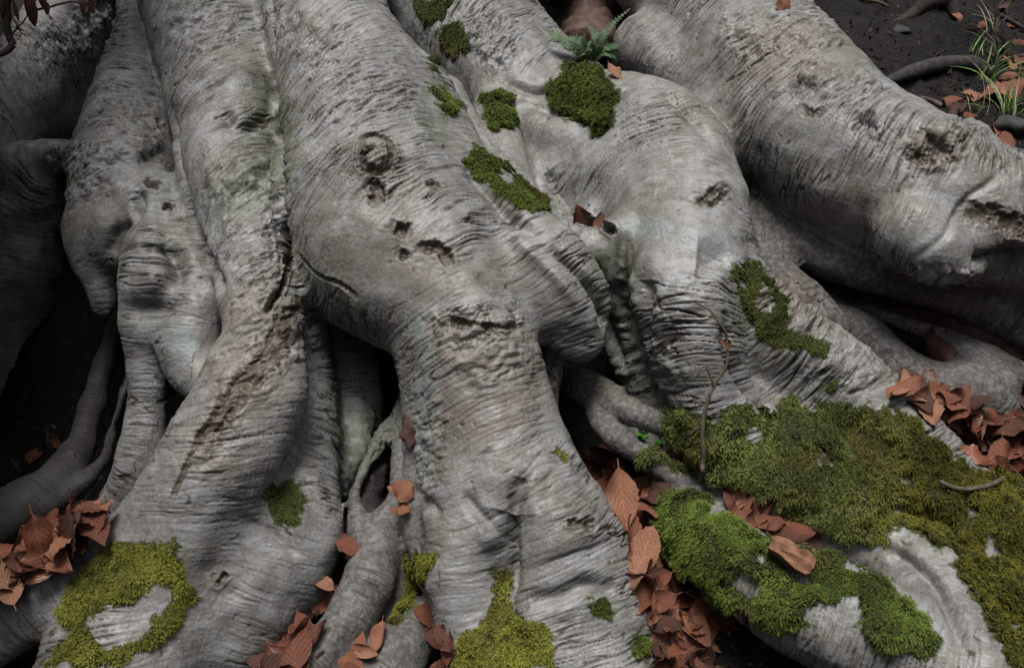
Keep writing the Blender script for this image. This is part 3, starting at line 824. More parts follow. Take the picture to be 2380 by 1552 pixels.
# ------------------------------------------------------------------ bark tint fields and the tree's parts
warm_a = area([(570,880,110,130,.45),(480,1040,70,90,.4),(600,720,90,80,.5),(690,640,60,80,.7),(880,370,60,60,.4),(1090,760,110,40,.5),(1860,120,160,70,.5),(2180,340,80,50,.6),(1130,880,150,150,.42),(790,620,70,50,.4),(1180,600,70,50,.35),
               (1000,620,120,90,.3),(1800,700,80,60,.6),(2150,780,60,40,.8),(2300,700,160,30,.5),(1100,640,140,60,.3),(2000,480,160,60,.35)])
algae_a = area([(620,330,70,140,.75),(590,200,50,120,.4),(560,440,80,80,.55),(840,950,80,160,.55),(1430,680,60,140,.5),(1990,120,80,60,.4),(760,700,80,60,.45),(380,500,60,120,.2),(1010,260,40,80,.6),(1480,880,90,60,.4),(1750,740,90,60,.3)])
lichen_a = area([(720,650,60,40,.8),(990,930,30,160,.6),(1500,530,60,25,.7),(2100,590,80,30,.6),(2180,650,70,15,.8),(2050,560,60,20,.5),(430,800,30,40,.6),(350,770,30,50,.5),(840,900,50,40,.6),(2340,690,40,30,.5),(1640,560,60,30,.4),(970,760,20,60,.6)])
lname = np.array([L['name'] for L in limbs])[LID[0]]
painted_shade_a = np.isin(lname, ['shaded_root', 'shaded_burl']) * sstep(480, 720, V0 + 60 * noise3(V * 5)) * sstep(360, 260, U0) * .85  # shade of the left hollow, painted into the bark of its roots and burl
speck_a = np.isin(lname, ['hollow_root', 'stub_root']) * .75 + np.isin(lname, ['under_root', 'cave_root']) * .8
stain_a = sstep(-.25, .3, noise3(V * np.array([70, 30, 12.]))) * area([(1450,575,20,40,1),(1462,600,12,60,.8),(1450,640,30,60,.45),(290,540,30,40,.7),(120,480,50,120,.5),(80,430,60,50,.4)])
wound_a = np.clip(cut, 0, 1)
part_names = [L['name'] for L in limbs]
LABEL = {'shaded_root': 'shaded dark root behind the left pillar, with an added limb out of view', 'pillar_root': 'knotted pillar root with pitted bark', 'main_root': 'main root with round scar and torn knot holes',
         'left_root': 'left root with peeling bark running into a broad foot', 'central_root': 'ringed central root with a cleft foot', 'right_root': 'great right root with rough warty bark',
         'knee_root': 'smooth knee shaped root ending in moss', 'mossy_root': 'low root under moss', 'hollow_root': 'thin root with a rotten hollow'}
tree = bpy.data.objects.new('beech_tree', None)
tree.location = tuple(survey(900, 300, .2))
COL.objects.link(tree)
tag(tree, 'old grey beech tree with a mass of wrinkled roots spread over the bank', 'tree')
TL = np.array(tree.location)
def tree_part(name, me):
    o = obj(name, me, tree)
    o.matrix_parent_inverse = Matrix.Translation(-tree.location)
    return o
seq = list(dict.fromkeys(part_names))
pid = np.array([seq.index(n) for n in part_names])[LID[0]]
fid = pid[Q[:, 0]]
NAME = {'shaded_burl': 'burl', 'main_root': 'root', 'central_root': 'root'}
for i, nm in enumerate(seq):
    F = Q[fid == i]
    if not len(F): continue
    idx = np.unique(F)
    rm = np.zeros(len(V), np.int32); rm[idx] = np.arange(len(idx))
    me = mesh_np(nm, V[idx], rm[F], mat=M_BARK)
    for an, arr in (('groove', GROOVE), ('moss', MOSSA), ('warm', warm_a), ('algae', algae_a), ('lichen', lichen_a), ('stain', stain_a), ('wound', wound_a), ('painted_shade', painted_shade_a), ('speck', speck_a)):
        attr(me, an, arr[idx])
    me.normals_split_custom_set_from_vertices(N[idx].astype(np.float32))
    o = tree_part('burl' if nm == 'shaded_burl' else 'root', me)
    if nm in LABEL: o['label'] = LABEL[nm]
# the stem above, where the roots run together
th = np.linspace(0, 2 * math.pi, 97)[:-1]
zz = np.concatenate([np.linspace(1.2, 3, 24), np.linspace(3.2, 11, 24)])
TV = []
for z in zz:
    r = .52 + .50 * math.exp(-(z - 1.2) / .8) - .018 * z
    c = np.array([-.32 + .02 * z, 3.95 + .015 * z])
    rr = r * (1 + .10 * np.cos(5 * th + .8) * math.exp(-(z - 1.2) / 1.6) + .03 * np.cos(3 * th + z))
    TV.append(np.stack([c[0] + rr * np.cos(th), c[1] + rr * np.sin(th), np.full(96, z)], 1))
TV = np.vstack(TV); TV += (noise3(TV * 4) * .02)[:, None] * np.array([1, 1, 0])
jj = np.arange(len(zz) - 1)[:, None] * 96; kk = np.arange(96)[None, :]
TF = np.stack([jj + kk, jj + (kk + 1) % 96, jj + 96 + (kk + 1) % 96, jj + 96 + kk], -1).reshape(-1, 4)
tree_part('trunk', mesh_np('trunk', TV, TF, mat=M_BARK))
# added limbs overhead, out of view, put in to shade the left roots
bp = crspline(np.array([(-.75, 3.75, 2.0), (-1.0, 3.2, 2.35), (-1.25, 2.5, 2.6), (-1.45, 1.7, 2.75), (-1.7, .6, 2.95), (-2.0, -.8, 3.3)]), 6)
me = tube_mesh('shading_bough', bp, np.linspace(.36, .22, len(bp)), 20, M_BARK)
tree_part('shading_bough', me)
bp = crspline(np.array([(-1.30, 2.4, 2.6), (-1.7, 2.2, 2.75), (-2.2, 1.8, 3.1), (-2.9, 1.2, 3.6)]), 6)
tree_part('shading_bough', tube_mesh('shading_bough', bp, np.linspace(.22, .12, len(bp)), 16, M_BARK))
BVH_T = tree_bvh(V, Q)
def look(u, v):
    """first surface along a sight line: point, normal"""
    d = Vector(rays(u, v)).normalized(); o = Vector((0, 0, CAM_Z))
    best = None
    for b in (BVH_T, BVH_G):
        h = b.ray_cast(o, d)
        if h[0] is not None and (best is None or h[3] < best[3]): best = h
    n = best[1]
    if n.dot(d) > 0: n = -n
    return best[0], n
def look_drift(u, v, tol=.25):
    """like look, but None where a root stands well clear of the ground"""
    d = Vector(rays(u, v)).normalized(); o = Vector((0, 0, CAM_Z))
    a, b = BVH_T.ray_cast(o, d), BVH_G.ray_cast(o, d)
    if a[0] is None or b[3] < a[3]: return b[0], b[1] if b[1].z > 0 else -b[1]
    if b[3] - a[3] > tol: return None
    return a[0], a[1] if a[1].dot(d) < 0 else -a[1]
def look_ground(u, v):
    d = Vector(rays(u, v)).normalized()
    h = BVH_G.ray_cast(Vector((0, 0, CAM_Z)), d)
    return h[0], h[1] if h[1].z > 0 else -h[1]
# ------------------------------------------------------------------ moss: a lumpy mat bristling with small fronds
def moss_material():
    t = NT('moss'); a = t.at('tint', 'Color'); p = t.geo()
    n = t.noise(p, 260, 2)
    c = t.mix(t.math('MULTIPLY', t.ramp(n, .4, .7), .35), a, (.02, .026, .008), 'MIX')
    m = t.done(c, .75, .15)
    t.b.inputs['Subsurface Weight'].default_value = 0.0
    return m
M_MOSS = moss_material()
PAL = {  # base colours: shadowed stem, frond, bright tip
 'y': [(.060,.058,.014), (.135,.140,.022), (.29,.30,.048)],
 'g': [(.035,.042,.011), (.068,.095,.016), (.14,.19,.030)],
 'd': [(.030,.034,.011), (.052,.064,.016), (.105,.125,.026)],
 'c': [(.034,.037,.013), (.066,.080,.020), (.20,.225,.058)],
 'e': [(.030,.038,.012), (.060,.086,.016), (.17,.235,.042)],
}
FN = None
qa = .5 * np.linalg.norm(np.cross(V[Q[:, 2]] - V[Q[:, 0]], V[Q[:, 3]] - V[Q[:, 1]]), axis=1)
LUMP = .5 + .7 * fbm(V * 15 + 90, 3) + .4 * noise3(V * 50)
for (lab, ck, thick, cov, poly, holes), k in zip(MOSS, moss_sel):
    ok = k[Q].all(1)
    if ok.sum() < 4: continue
    F = Q[ok]
    idx = np.unique(F); rm = np.zeros(len(V), np.int32); rm[idx] = np.arange(len(idx))
    FF = rm[F]
    # distance from the patch's rim, in relaxation steps
    inner = np.ones(len(idx))
    cnt = np.bincount(FF.ravel(), minlength=len(idx))
    inner[cnt < 4] = 0
    full = inner.copy()
    for _ in range(7):
        s = np.zeros(len(idx)); c = np.zeros(len(idx))
        for j in range(4):
            o = FF[:, (j + 1) % 4]
            s += np.bincount(FF[:, j], full[o], len(idx)) + np.bincount(o, full[FF[:, j]], len(idx))
            c += np.bincount(FF[:, j], minlength=len(idx)) + np.bincount(o, minlength=len(idx))
        full = np.minimum(full, s / np.maximum(c, 1)) * .5 + .5 * (s / np.maximum(c, 1)) * (inner > 0)
    fullr = full + .35 * noise3(V[idx] * 40)
    B = V[idx] + N[idx] * (thick * np.clip(full, 0, 1) * np.clip(LUMP[idx], .1, 1.4) + .0012)[:, None]
    pal = np.array(PAL[ck])
    area_m = qa[ok]
    nb = int(min(115000, area_m.sum() / (2.6e-6 if len(idx) < 9000 else 2.3e-6)))
    fine = ck == 'y'
    if fine: nb = int(nb * 1.7)
    wgt = area_m * np.clip(.12 + 1.1 * np.clip(fullr[FF].mean(1), 0, 1), .05, 1)
    pick = rng.choice(len(F), int(nb * .92), p=wgt / wgt.sum()); nb = len(pick)
    MF = FF[(fullr[FF] > .30).all(1)]      # the mat itself stops short of the ragged rim
    w = rng.random((nb, 2))
    a, b, c, d = (B[FF[pick, j]] for j in range(4))
    root = a * ((1 - w[:, :1]) * (1 - w[:, 1:])) + b * (w[:, :1] * (1 - w[:, 1:])) + c * (w[:, :1] * w[:, 1:]) + d * ((1 - w[:, :1]) * w[:, 1:])
    nr = N[idx][FF[pick, 0]]
    tan = rng.normal(size=(nb, 3)); tan -= nr * (tan * nr).sum(1)[:, None]; tan /= np.linalg.norm(tan, axis=1)[:, None]
    flow = np.stack([noise3(root * 9), noise3(root * 9 + 20), noise3(root * 9 + 40)], 1) * 1.2 + np.array([0, 0, -.55])
    flow -= nr * (flow * nr).sum(1)[:, None]
    di = nr * rng.uniform(.25, .95, (nb, 1)) + tan * rng.uniform(.3, .9, (nb, 1)) + flow
    di /= np.linalg.norm(di, axis=1)[:, None]
    L = rng.uniform(.55, 1.25, (nb, 1)) * (.0048 + thick * .24)
    wd = rng.uniform(.0007, .0013, (nb, 1)) * (1 + thick * 14) * (.75 if fine else .80)
    sd = np.cross(di, nr + .35 * rng.normal(size=(nb, 3))); sd /= np.linalg.norm(sd, axis=1)[:, None] + 1e-9
    root = root - nr * .001
    mid = root + di * L * .55
    tip = root + di * L + np.array([0, 0, -1.0]) * L * rng.uniform(0, .45, (nb, 1)) + tan * L * .15
    BV = np.stack([root, mid + sd * wd, tip, mid - sd * wd], 1).reshape(-1, 3)
    k0 = np.arange(nb) * 4 + len(B)
    T = np.vstack([MF[:, [0, 1, 2]], MF[:, [0, 2, 3]], np.stack([k0, k0 + 1, k0 + 3], 1), np.stack([k0 + 3, k0 + 1, k0 + 2], 1)])
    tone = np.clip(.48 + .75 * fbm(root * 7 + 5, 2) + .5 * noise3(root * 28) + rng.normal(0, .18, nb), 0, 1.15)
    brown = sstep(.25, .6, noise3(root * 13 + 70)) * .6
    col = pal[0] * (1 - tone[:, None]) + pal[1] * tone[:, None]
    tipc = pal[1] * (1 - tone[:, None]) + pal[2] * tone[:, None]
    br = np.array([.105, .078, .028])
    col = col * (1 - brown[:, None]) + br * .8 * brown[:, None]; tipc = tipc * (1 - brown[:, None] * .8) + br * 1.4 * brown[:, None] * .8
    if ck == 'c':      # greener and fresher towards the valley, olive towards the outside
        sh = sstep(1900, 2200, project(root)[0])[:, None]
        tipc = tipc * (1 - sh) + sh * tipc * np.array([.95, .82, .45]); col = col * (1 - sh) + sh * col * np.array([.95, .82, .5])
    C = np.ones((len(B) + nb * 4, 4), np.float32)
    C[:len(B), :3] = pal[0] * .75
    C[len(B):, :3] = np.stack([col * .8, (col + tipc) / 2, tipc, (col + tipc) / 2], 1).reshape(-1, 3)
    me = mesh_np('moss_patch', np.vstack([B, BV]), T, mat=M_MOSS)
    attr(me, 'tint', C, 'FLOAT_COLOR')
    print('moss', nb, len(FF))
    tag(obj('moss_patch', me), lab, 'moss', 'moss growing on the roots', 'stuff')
# ------------------------------------------------------------------ fallen beech leaves
def leaf_material():
    t = NT('dry_leaf'); oi = t.n.new('ShaderNodeObjectInfo')
    rnd = t.n.new('ShaderNodeSeparateColor'); t.l.new(oi.outputs['Color'], rnd.inputs[0]); rnd = rnd.outputs[0]; a = t.at('along'); x = t.at('across'); tint = t.at('tone')
    p = t.co()
    n = t.noise(p, 30, 4, .6); n2 = t.noise(p, 140, 3, .6)
    r = t.math('ADD', rnd, tint)
    cr = t.n.new('ShaderNodeValToRGB'); t.l.new(r, cr.inputs[0])
    e = cr.color_ramp.elements
    e[0].position, e[0].color = 0, (.050, .020, .013, 1); e[1].position, e[1].color = 1, (.31, .155, .092, 1)
    for pos, c in ((.14, (.060, .024, .016)), (.3, (.105, .035, .019)), (.6, (.17, .057, .028)), (.85, (.235, .095, .048))):
        k = cr.color_ramp.elements.new(pos); k.color = c + (1,)
    c = t.mix(t.math('MULTIPLY', t.ramp(n, .42, .68), .5), cr.outputs[0], t.mix(1.0, cr.outputs[0], (.55, .45, .42), 'MULTIPLY'))
    c = t.mix(t.math('MULTIPLY', t.ramp(n2, .60, .72), .35), c, (.06, .026, .015))
    # side veins run obliquely from the midrib
    ax = t.math('ABSOLUTE', x)
    s = t.math('FRACT', t.math('MULTIPLY', t.math('SUBTRACT', a, t.math('MULTIPLY', ax, .42)), 8.0))
    v = t.ramp(t.math('ABSOLUTE', t.math('SUBTRACT', s, .5)), .12, .0)
    mid = t.ramp(ax, .055, .02)
    c = t.mix(t.math('MULTIPLY', t.math('MAXIMUM', t.math('MULTIPLY', v, .5), mid), .8), c, t.mix(1.0, c, (1.55, 1.4, 1.25), 'MULTIPLY'))
    t.bump(t.math('ADD', n2, t.math('MULTIPLY', v, 1.4)), .6, .003)
    return t.done(c, .40, .5)
M_LEAF = leaf_material()

def leaf_mesh(seed, bend, cup, twist, wave, tear=0):
    r = np.random.default_rng(seed)
    nu, nw = 19, 7
    t = np.linspace(0, 1, nu); s = np.linspace(-1, 1, nw)
    tt, ss = np.meshgrid(t, s, indexing='ij')
    half = .27 * np.sin(np.pi * np.clip(tt, 0, 1) ** .85) ** .95 + .003
    half = half * (1 + .05 * np.cos(tt * 50) * (np.abs(ss) > .9))
    X = tt - .5; Y = half * ss
    Z = np.zeros_like(X)
    ph = r.uniform(0, 6)
    Z += .020 * np.cos(2 * np.pi * 8 * (tt - .42 * .3 * np.abs(ss) * 1.1)) * np.abs(ss) ** .7 * (half > .05)
    Z += wave * np.sin(tt * r.uniform(6, 11) + ph) * np.abs(ss) ** 1.5 * np.sign(ss + .01) * .6
    Z += wave * np.sin(tt * r.uniform(9, 15) + ph * 2) * np.abs(ss) ** 2 * .6
    Z += .05 * noise3(np.stack([X.ravel() * 3, Y.ravel() * 3, np.full(X.size, seed * 3.1)], 1)).reshape(X.shape)
    # cup across the midrib (arc), then bend along the length (arc), then twist
    if abs(cup) > .01:
        a = Y * cup * 4; Yn = np.sin(a) / (cup * 4); Z = Z * np.cos(a) + (1 - np.cos(a)) / (cup * 4); Y = Yn
    tw = twist * X
    Y, Z = Y * np.cos(tw) - Z * np.sin(tw), Y * np.sin(tw) + Z * np.cos(tw)
    if abs(bend) > .01:
        a = X * bend * 2; R_ = 1 / (bend * 2)
        X, Z = (R_ - Z) * np.sin(a), R_ - (R_ - Z) * np.cos(a)
    Vv = np.stack([X, Y, Z], -1).reshape(-1, 3)
    F = [(i * nw + j, (i + 1) * nw + j, (i + 1) * nw + j + 1, i * nw + j + 1) for i in range(nu - 1) for j in range(nw - 1)]
    if tear:
        F = [f for k, f in enumerate(F) if not (abs((k // (nw - 1)) - tear) < 2 and (k % (nw - 1)) in (0, 1))]
    # stalk
    b = len(Vv); m = nw // 2
    st = np.array([[-.035, .006, 0], [-.035, -.006, 0], [-.15, .004, .03], [-.15, -.004, .03]]) * 1.0
    base = Vv[m]
    Vv = np.vstack([Vv, base + np.array([0, .007, 0]), base - np.array([0, .007, 0]), base + np.array([-.14, .005, .02]), base + np.array([-.14, -.005, .02])])
    F.append((b, b + 1, b + 3, b + 2))
    me = mesh_np('leaf', Vv - np.array([0, 0, Vv[:, 2].mean()]), np.array(F), mat=M_LEAF)
    attr(me, 'along', np.append(tt.ravel(), [.0] * 4)); attr(me, 'across', np.append(ss.ravel(), [0.] * 4))
    return me
LEAVES = [leaf_mesh(i + 1, *a) for i, a in enumerate([(.25, .35, .2, .09), (-.35, .6, -.4, .06), (.7, -.5, .3, .05), (.15, 1.2, .5, .08), (-.6, -.7, -.6, .07), (.5, .2, 1.0, .08),
     (-.2, -.35, -.3, .09), (1.0, .7, .1, .05), (.3, 1.3, -.2, .05), (-.9, .3, .8, .07), (.1, .2, -.9, .10), (.4, -.9, .2, .06), (.2, .5, .1, .08, 9), (-.4, .4, .3, .06, 13)])]
for me in LEAVES: attr(me, 'tone', np.full(len(me.vertices), 0.0))
UP = Vector((0, 0, 1))
TONES = [(.05, .20, 'dark purple brown'), (.25, .45, 'deep rust'), (.5, .72, 'orange brown'), (.78, 1.0, 'pale tan orange')]
FORMS = ['gently cupped', 'curled', 'folded', 'rolled', 'arched', 'twisted', 'wavy', 'bent over', 'tightly rolled', 'buckled', 'wavy', 'domed', 'torn', 'torn']
def put_leaf(p, nrm, size, label, group, yaw=None, tilt=.4, me=None, lift=.0, name='fallen_leaf', tone=None):
    n = (Vector(nrm).normalized() * .6 + UP * .35 + Vector((0, -CP, SP)) * .35).normalized()
    n = (n + Vector((random.gauss(0, tilt), random.gauss(0, tilt), random.gauss(0, tilt * .6)))).normalized()
    q = n.to_track_quat('Z', 'Y') @ Matrix.Rotation(random.uniform(0, 6.28) if yaw is None else yaw, 3, 'Z').to_quaternion()
    k = random.randrange(len(LEAVES)) if me is None else LEAVES.index(me)
    tn = random.choices(TONES, (2, 3, 5, 4))[0] if tone is None else tone
    o = bpy.data.objects.new(name, LEAVES[k]); tv = random.uniform(tn[0], tn[1]); o.color = (tv, tv, tv, 1)
    label = label.replace('@', FORMS[k] + ' ' + tn[2])
    o.rotation_mode = 'QUATERNION'; o.rotation_quaternion = q
    o.location = Vector(p) + Vector(nrm).normalized() * lift
    w = random.uniform(.85, 1.15)
    o.scale = (size, size * w, size)
    if label == 'litter':
        LITTER.append(o); return o
    COL.objects.link(o)
    return tag(o, label, 'leaf', group)
LITTER = []
def drift(poly, layers, label, group, size=(.085, .13), sep=34, base=.0, tol=.25):
    poly_a = np.array(poly, float)
    lo, hi = poly_a.min(0), poly_a.max(0)
    n = 0
    for li, (lift, tilt) in enumerate(layers):
        pts = []
        for _ in range(4000):
            u, v = random.uniform(lo[0], hi[0]), random.uniform(lo[1], hi[1])
            if not in_poly(np.array([u]), np.array([v]), poly)[0]: continue
            if any((u - a) ** 2 + (v - b) ** 2 < sep * sep for a, b in pts): continue
            pts.append((u, v))
        for u, v in pts:
            hit = look_drift(u, v + (base + lift) * 700, tol)
            if hit is None: continue
            p, nn = hit
            put_leaf(p, nn * .4 + UP * .6, random.uniform(*size), label if len(layers) < 3 or li > 1 or (li == 1 and random.random() < .45) else 'litter', group, None, tilt, None, base + lift + random.uniform(0, .008))
            n += 1
    print('drift', n, label)
LY = [(.002, .28), (.010, .42), (.018, .55), (.026, .65)]
drift([(-10,1275),(60,1245),(130,1225),(190,1205),(285,1188),(262,1222),(180,1275),(90,1335),(-10,1385)], LY, '@ leaf in the drift behind the left root foot', 'leaf drift behind the left root foot', sep=40, tol=.5, base=.035)
drift([(1345,1060),(1420,1070),(1470,1120),(1530,1150),(1522,1230),(1562,1335),(1664,1412),(1664,1455),(1630,1500),(1650,1560),(1540,1560),(1512,1410),(1440,1255),(1372,1135)], LY, '@ leaf in the channel beside the central root', 'leaf drift beside the central root', sep=36, tol=.30)
drift([(2095,900),(2130,890),(2170,885),(2235,920),(2330,985),(2390,960),(2520,1030),(2520,1130),(2390,1110),(2340,1112),(2250,1055),(2185,990),(2125,930)], LY, '@ leaf in the heap behind the knee root', 'leaf heap behind the knee root', sep=33, tol=.5)
drift([(2085,898),(2125,886),(2165,884),(2240,928),(2215,965),(2150,940),(2105,920)], LY[:2], '@ leaf topping the heap above the knee root', 'leaf heap behind the knee root', sep=34, tol=2.0, base=.01)
drift([(745,1345),(775,1290),(815,1250),(832,1248),(812,1320),(775,1395),(748,1392)], LY[:2], '@ leaf wedged beside the hollow root', 'leaves wedged beside the hollow root', sep=38, size=(.06, .085))
drift([(592,1560),(640,1492),(690,1458),(742,1442),(735,1470),(700,1505),(668,1560)], LY, '@ leaf lying below the left root flank', 'leaves below the left root flank', sep=40)
drift([(795,1545),(830,1495),(880,1468),(890,1480),(850,1520),(820,1560)], LY[:2], '@ leaf between the hollow root and the short stub root', 'leaves beside the stub root', sep=40, size=(.06, .085))
drift([(985,1415),(1005,1420),(1015,1450),(1050,1490),(1045,1560),(1020,1560),(1012,1490)], LY[:2], '@ leaf between stub root and central root', 'leaves between stub root and central root', sep=36, size=(.06, .09))
drift([(1690,1165),(1720,1160),(1770,1190),(1830,1215),(1880,1240),(1860,1255),(1790,1235),(1730,1205)], [(.006, .3), (.016, .45)], '@ leaf in the dip between the moss carpets', 'leaves in the mossy dip', sep=34, tol=.6, size=(.07, .095))
drift([(80,1050),(150,1010),(190,1040),(120,1090),(70,1100)], [(.004, .3)], '@ leaf deep in the shaded hollow', 'leaves in the shaded hollow', sep=34, size=(.05, .08))
for u, v, sz, lab in [(958,1000,.07,'dark red leaf stuck in the slot above the hollow root'),(945,1140,.075,'tan leaf caught upright between hollow root and central root'),(942,1180,.06,'small pale leaf below the tan one in the root gap'),
                      (1560,1065,.075,'orange leaf resting on the moss beside the small forked root'),(1860,1255,.07,'torn orange leaf beside the wood chip on the moss'),
                      (1815,14,.075,'single orange leaf lying on top of the great right root'),(1432,176,.07,'pale curled leaf beside the round moss cushion'),(1362,512,.12,'copper leaf folded into the slit below the knee'),(1395,526,.075,'shiny brown leaf at the outer end of the slit')]:
    p, n = look(u, v)
    put_leaf(p, n, sz, lab, None, None, .25, LEAVES[0] if sz > .08 else LEAVES[6], .012, tone=TONES[0] if 'dark' in lab else TONES[3] if ('pale' in lab or 'tan' in lab) else TONES[1] if 'brown' in lab else TONES[2])
for u, v, sz in [(2225,45,.06),(2335,22,.07),(2350,60,.05),(2240,150,.07),(2262,148,.06),(2210,240,.09),(2222,255,.08),(2262,225,.08),(2330,205,.07),(2350,150,.07),(2370,140,.07),(2300,325,.08),(2335,335,.10),(2320,300,.08),(2250,270,.06),(2138,22,.06),(2128,30,.05),(2365,100,.06),(2380,165,.07),(2345,180,.07),(2310,130,.06),(2280,60,.05),(2430,120,.07),(2470,210,.08),(2450,300,.08),(2520,260,.07),(2560,350,.09),(2480,50,.07)]:
    p, n = look_ground(u, v)
    put_leaf(p, n, sz, '@ leaf scattered on the dark soil bank', 'leaves scattered on the soil bank', None, .22, None, .008)
p, n = look_ground(2340, 225); put_leaf(p, n, .17, 'large upright orange brown leaf among the grass tufts', None, .9, .1, LEAVES[0], .03, tone=TONES[2])
# what lies beneath the drifts, too covered to tell apart
lv, lf_, la, lx, lt, nb_ = [], [], [], [], [], 0
for o in LITTER:
    me = o.data; M = Matrix.LocRotScale(o.location, o.rotation_quaternion, o.scale)
    co = np.array([M @ v.co for v in me.vertices]); lv.append(co)
    lf_.append(np.array([p.vertices[:] for p in me.polygons]) + nb_); nb_ += len(co)
    for dst, an in ((la, 'along'), (lx, 'across')):
        b_ = np.empty(len(co), np.float32); me.attributes[an].data.foreach_get('value', b_); dst.append(b_)
    lt.append(np.full(len(co), o.color[0] * .8)); bpy.data.objects.remove(o)
me = mesh_np('leaf_litter', np.vstack(lv), np.vstack(lf_), mat=M_LEAF)
attr(me, 'along', np.concatenate(la)); attr(me, 'across', np.concatenate(lx)); attr(me, 'tone', np.concatenate(lt))
lo_ = tag(obj('leaf_litter', me), 'bed of brown leaves under the drifts between the roots', 'leaf litter', None, 'stuff'); lo_.color = (0, 0, 0, 1)
# ------------------------------------------------------------------ twigs, fern, grass and other small things
def plain(name, a, b, scale=60, rough=.8, spec=.2, bump=.4):
    t = NT(name); p = t.geo(); n = t.noise(p, scale, 4, .6)
    c = t.mix(t.ramp(n, .3, .7), a, b)
    t.bump(t.noise(p, scale * 3, 3), bump, .003)
    return t.done(c, rough, spec)
M_TWIG = plain('twig_bark', (.060, .048, .034), (.12, .10, .072), 90)
M_DARKTWIG = plain('dark_twig_bark', (.022, .017, .015), (.05, .04, .036), 90)
M_ROT = plain('rotten_wood', (.006, .005, .005), (.018, .013, .011), 50, .7, .4, .9)
M_RED = plain('red_wood', (.030, .015, .011), (.075, .042, .031), 30, .8, .2, .8)
M_STUMP = plain('stump_wood', (.075, .045, .036), (.14, .095, .08), 30, .8, .2, .8)
M_CHIP = plain('chip_wood', (.13, .06, .034), (.24, .125, .075), 60)
M_FERN = plain('fern_green', (.036, .062, .026), (.07, .115, .050), 40, .6, .3)
M_GRASS = plain('grass_green', (.075, .16, .025), (.14, .26, .06), 30, .5, .35)
M_STRAW = plain('straw', (.20, .17, .12), (.36, .31, .23), 40)
M_HERB = plain('herb_green', (.06, .17, .025), (.12, .28, .05), 40, .5, .3)
M_STONE = plain('stone', (.030, .029, .028), (.07, .067, .065), 25, .8, .25, .8)
EYE = Vector((0, 0, CAM_Z))
def off(u, v, out=.0):
    """a point out metres in front of the first surface on a sight line"""
    p, n = look(u, v)
    return p + (EYE - p).normalized() * out
def emp(name, loc, label, cat, group=None):
    e = bpy.data.objects.new(name, None); e.location = loc; COL.objects.link(e)
    return tag(e, label, cat, group)
def part(name, me, root):
    o = obj(name, me, root); o.matrix_parent_inverse = Matrix.Translation(-root.location)
    return o
def twig_tube(name, pts, r0, r1, mat, sides=7, wob=.002):
    P = crspline(np.array([tuple(p) for p in pts]), 5)
    P = P + np.stack([noise3(P * 40), noise3(P * 40 + 9), noise3(P * 40 + 18)], 1) * wob
    return tube_mesh(name, P, np.linspace(r0, r1, len(P)), sides, mat)

# sapling in front of the knee root
base = off(1632, 1112, .0)
dep0 = (base - EYE).length
def at_depth(u, v, d):
    return EYE + Vector(rays(u, v)).normalized() * d
px = crspline(np.array([(1632,1112),(1634,1050),(1634,990),(1645,930),(1665,890),(1688,850),(1690,800),(1682,765),(1650,722),(1615,702)], float), 4)
dd = np.array([(off(u, v, .0) - EYE).length for u, v in px])
dd = np.array([dd[max(0, i - 5):i + 6].min() for i in range(len(dd))])        # hold clear of bark and moss
dd = np.convolve(np.pad(dd, 3, mode='edge'), np.ones(7) / 7, 'valid') - .055
dd[0] = dep0 + .01; dd[1] = min(dd[1], dep0 - .02)
sp = [at_depth(u, v, k) for (u, v), k in zip(px, dd)]
sap = emp('sapling', base, 'thin leafless beech sapling rising from the moss before the knee root', 'sapling')
part('stem', twig_tube('stem', sp, .0052, .0018, M_TWIG), sap)
for pts in ([(1631,985),(1600,1012),(1560,1042),(1520,1065),(1478,1087)], [(1660,895),(1650,870),(1640,845)], [(1688,850),(1708,842),(1718,830)], [(1640,948),(1626,938),(1618,925)]):
    q = [off(u, v, .06) for u, v in pts]
    q[0] = min(sp, key=lambda s_: (s_ - q[0]).length)
    part('side_twig', twig_tube('side_twig', q, .003, .0012, M_TWIG), sap)
lf = bpy.data.objects.new('leaf', LEAVES[3]); lf.location = min(sp, key=lambda s_: (s_ - off(1690, 800, .06)).length); lf.rotation_euler = (1.2, .5, .4); lf.scale = (.032, .05, .032); lf.color = (.8, .8, .8, 1); COL.objects.link(lf)
lf.parent = sap; lf.matrix_parent_inverse = Matrix.Translation(-sap.location)
# fallen twig over the carpet's right end
tw = emp('fallen_twig', off(2300, 1130, .02), 'bent greenish twig lying across the moss carpet below the leaf heap', 'twig')
part('stem', twig_tube('stem', [off(u, v, .038) for u, v in ((2184,1120),(2235,1136),(2290,1130),(2330,1112),(2360,1075),(2400,1040))], .0045, .006, M_TWIG), tw)
part('side_twig', twig_tube('side_twig', [off(u, v, .038) for u, v in ((2325,1116),(2360,1128),(2400,1150))], .004, .003, M_TWIG), tw)
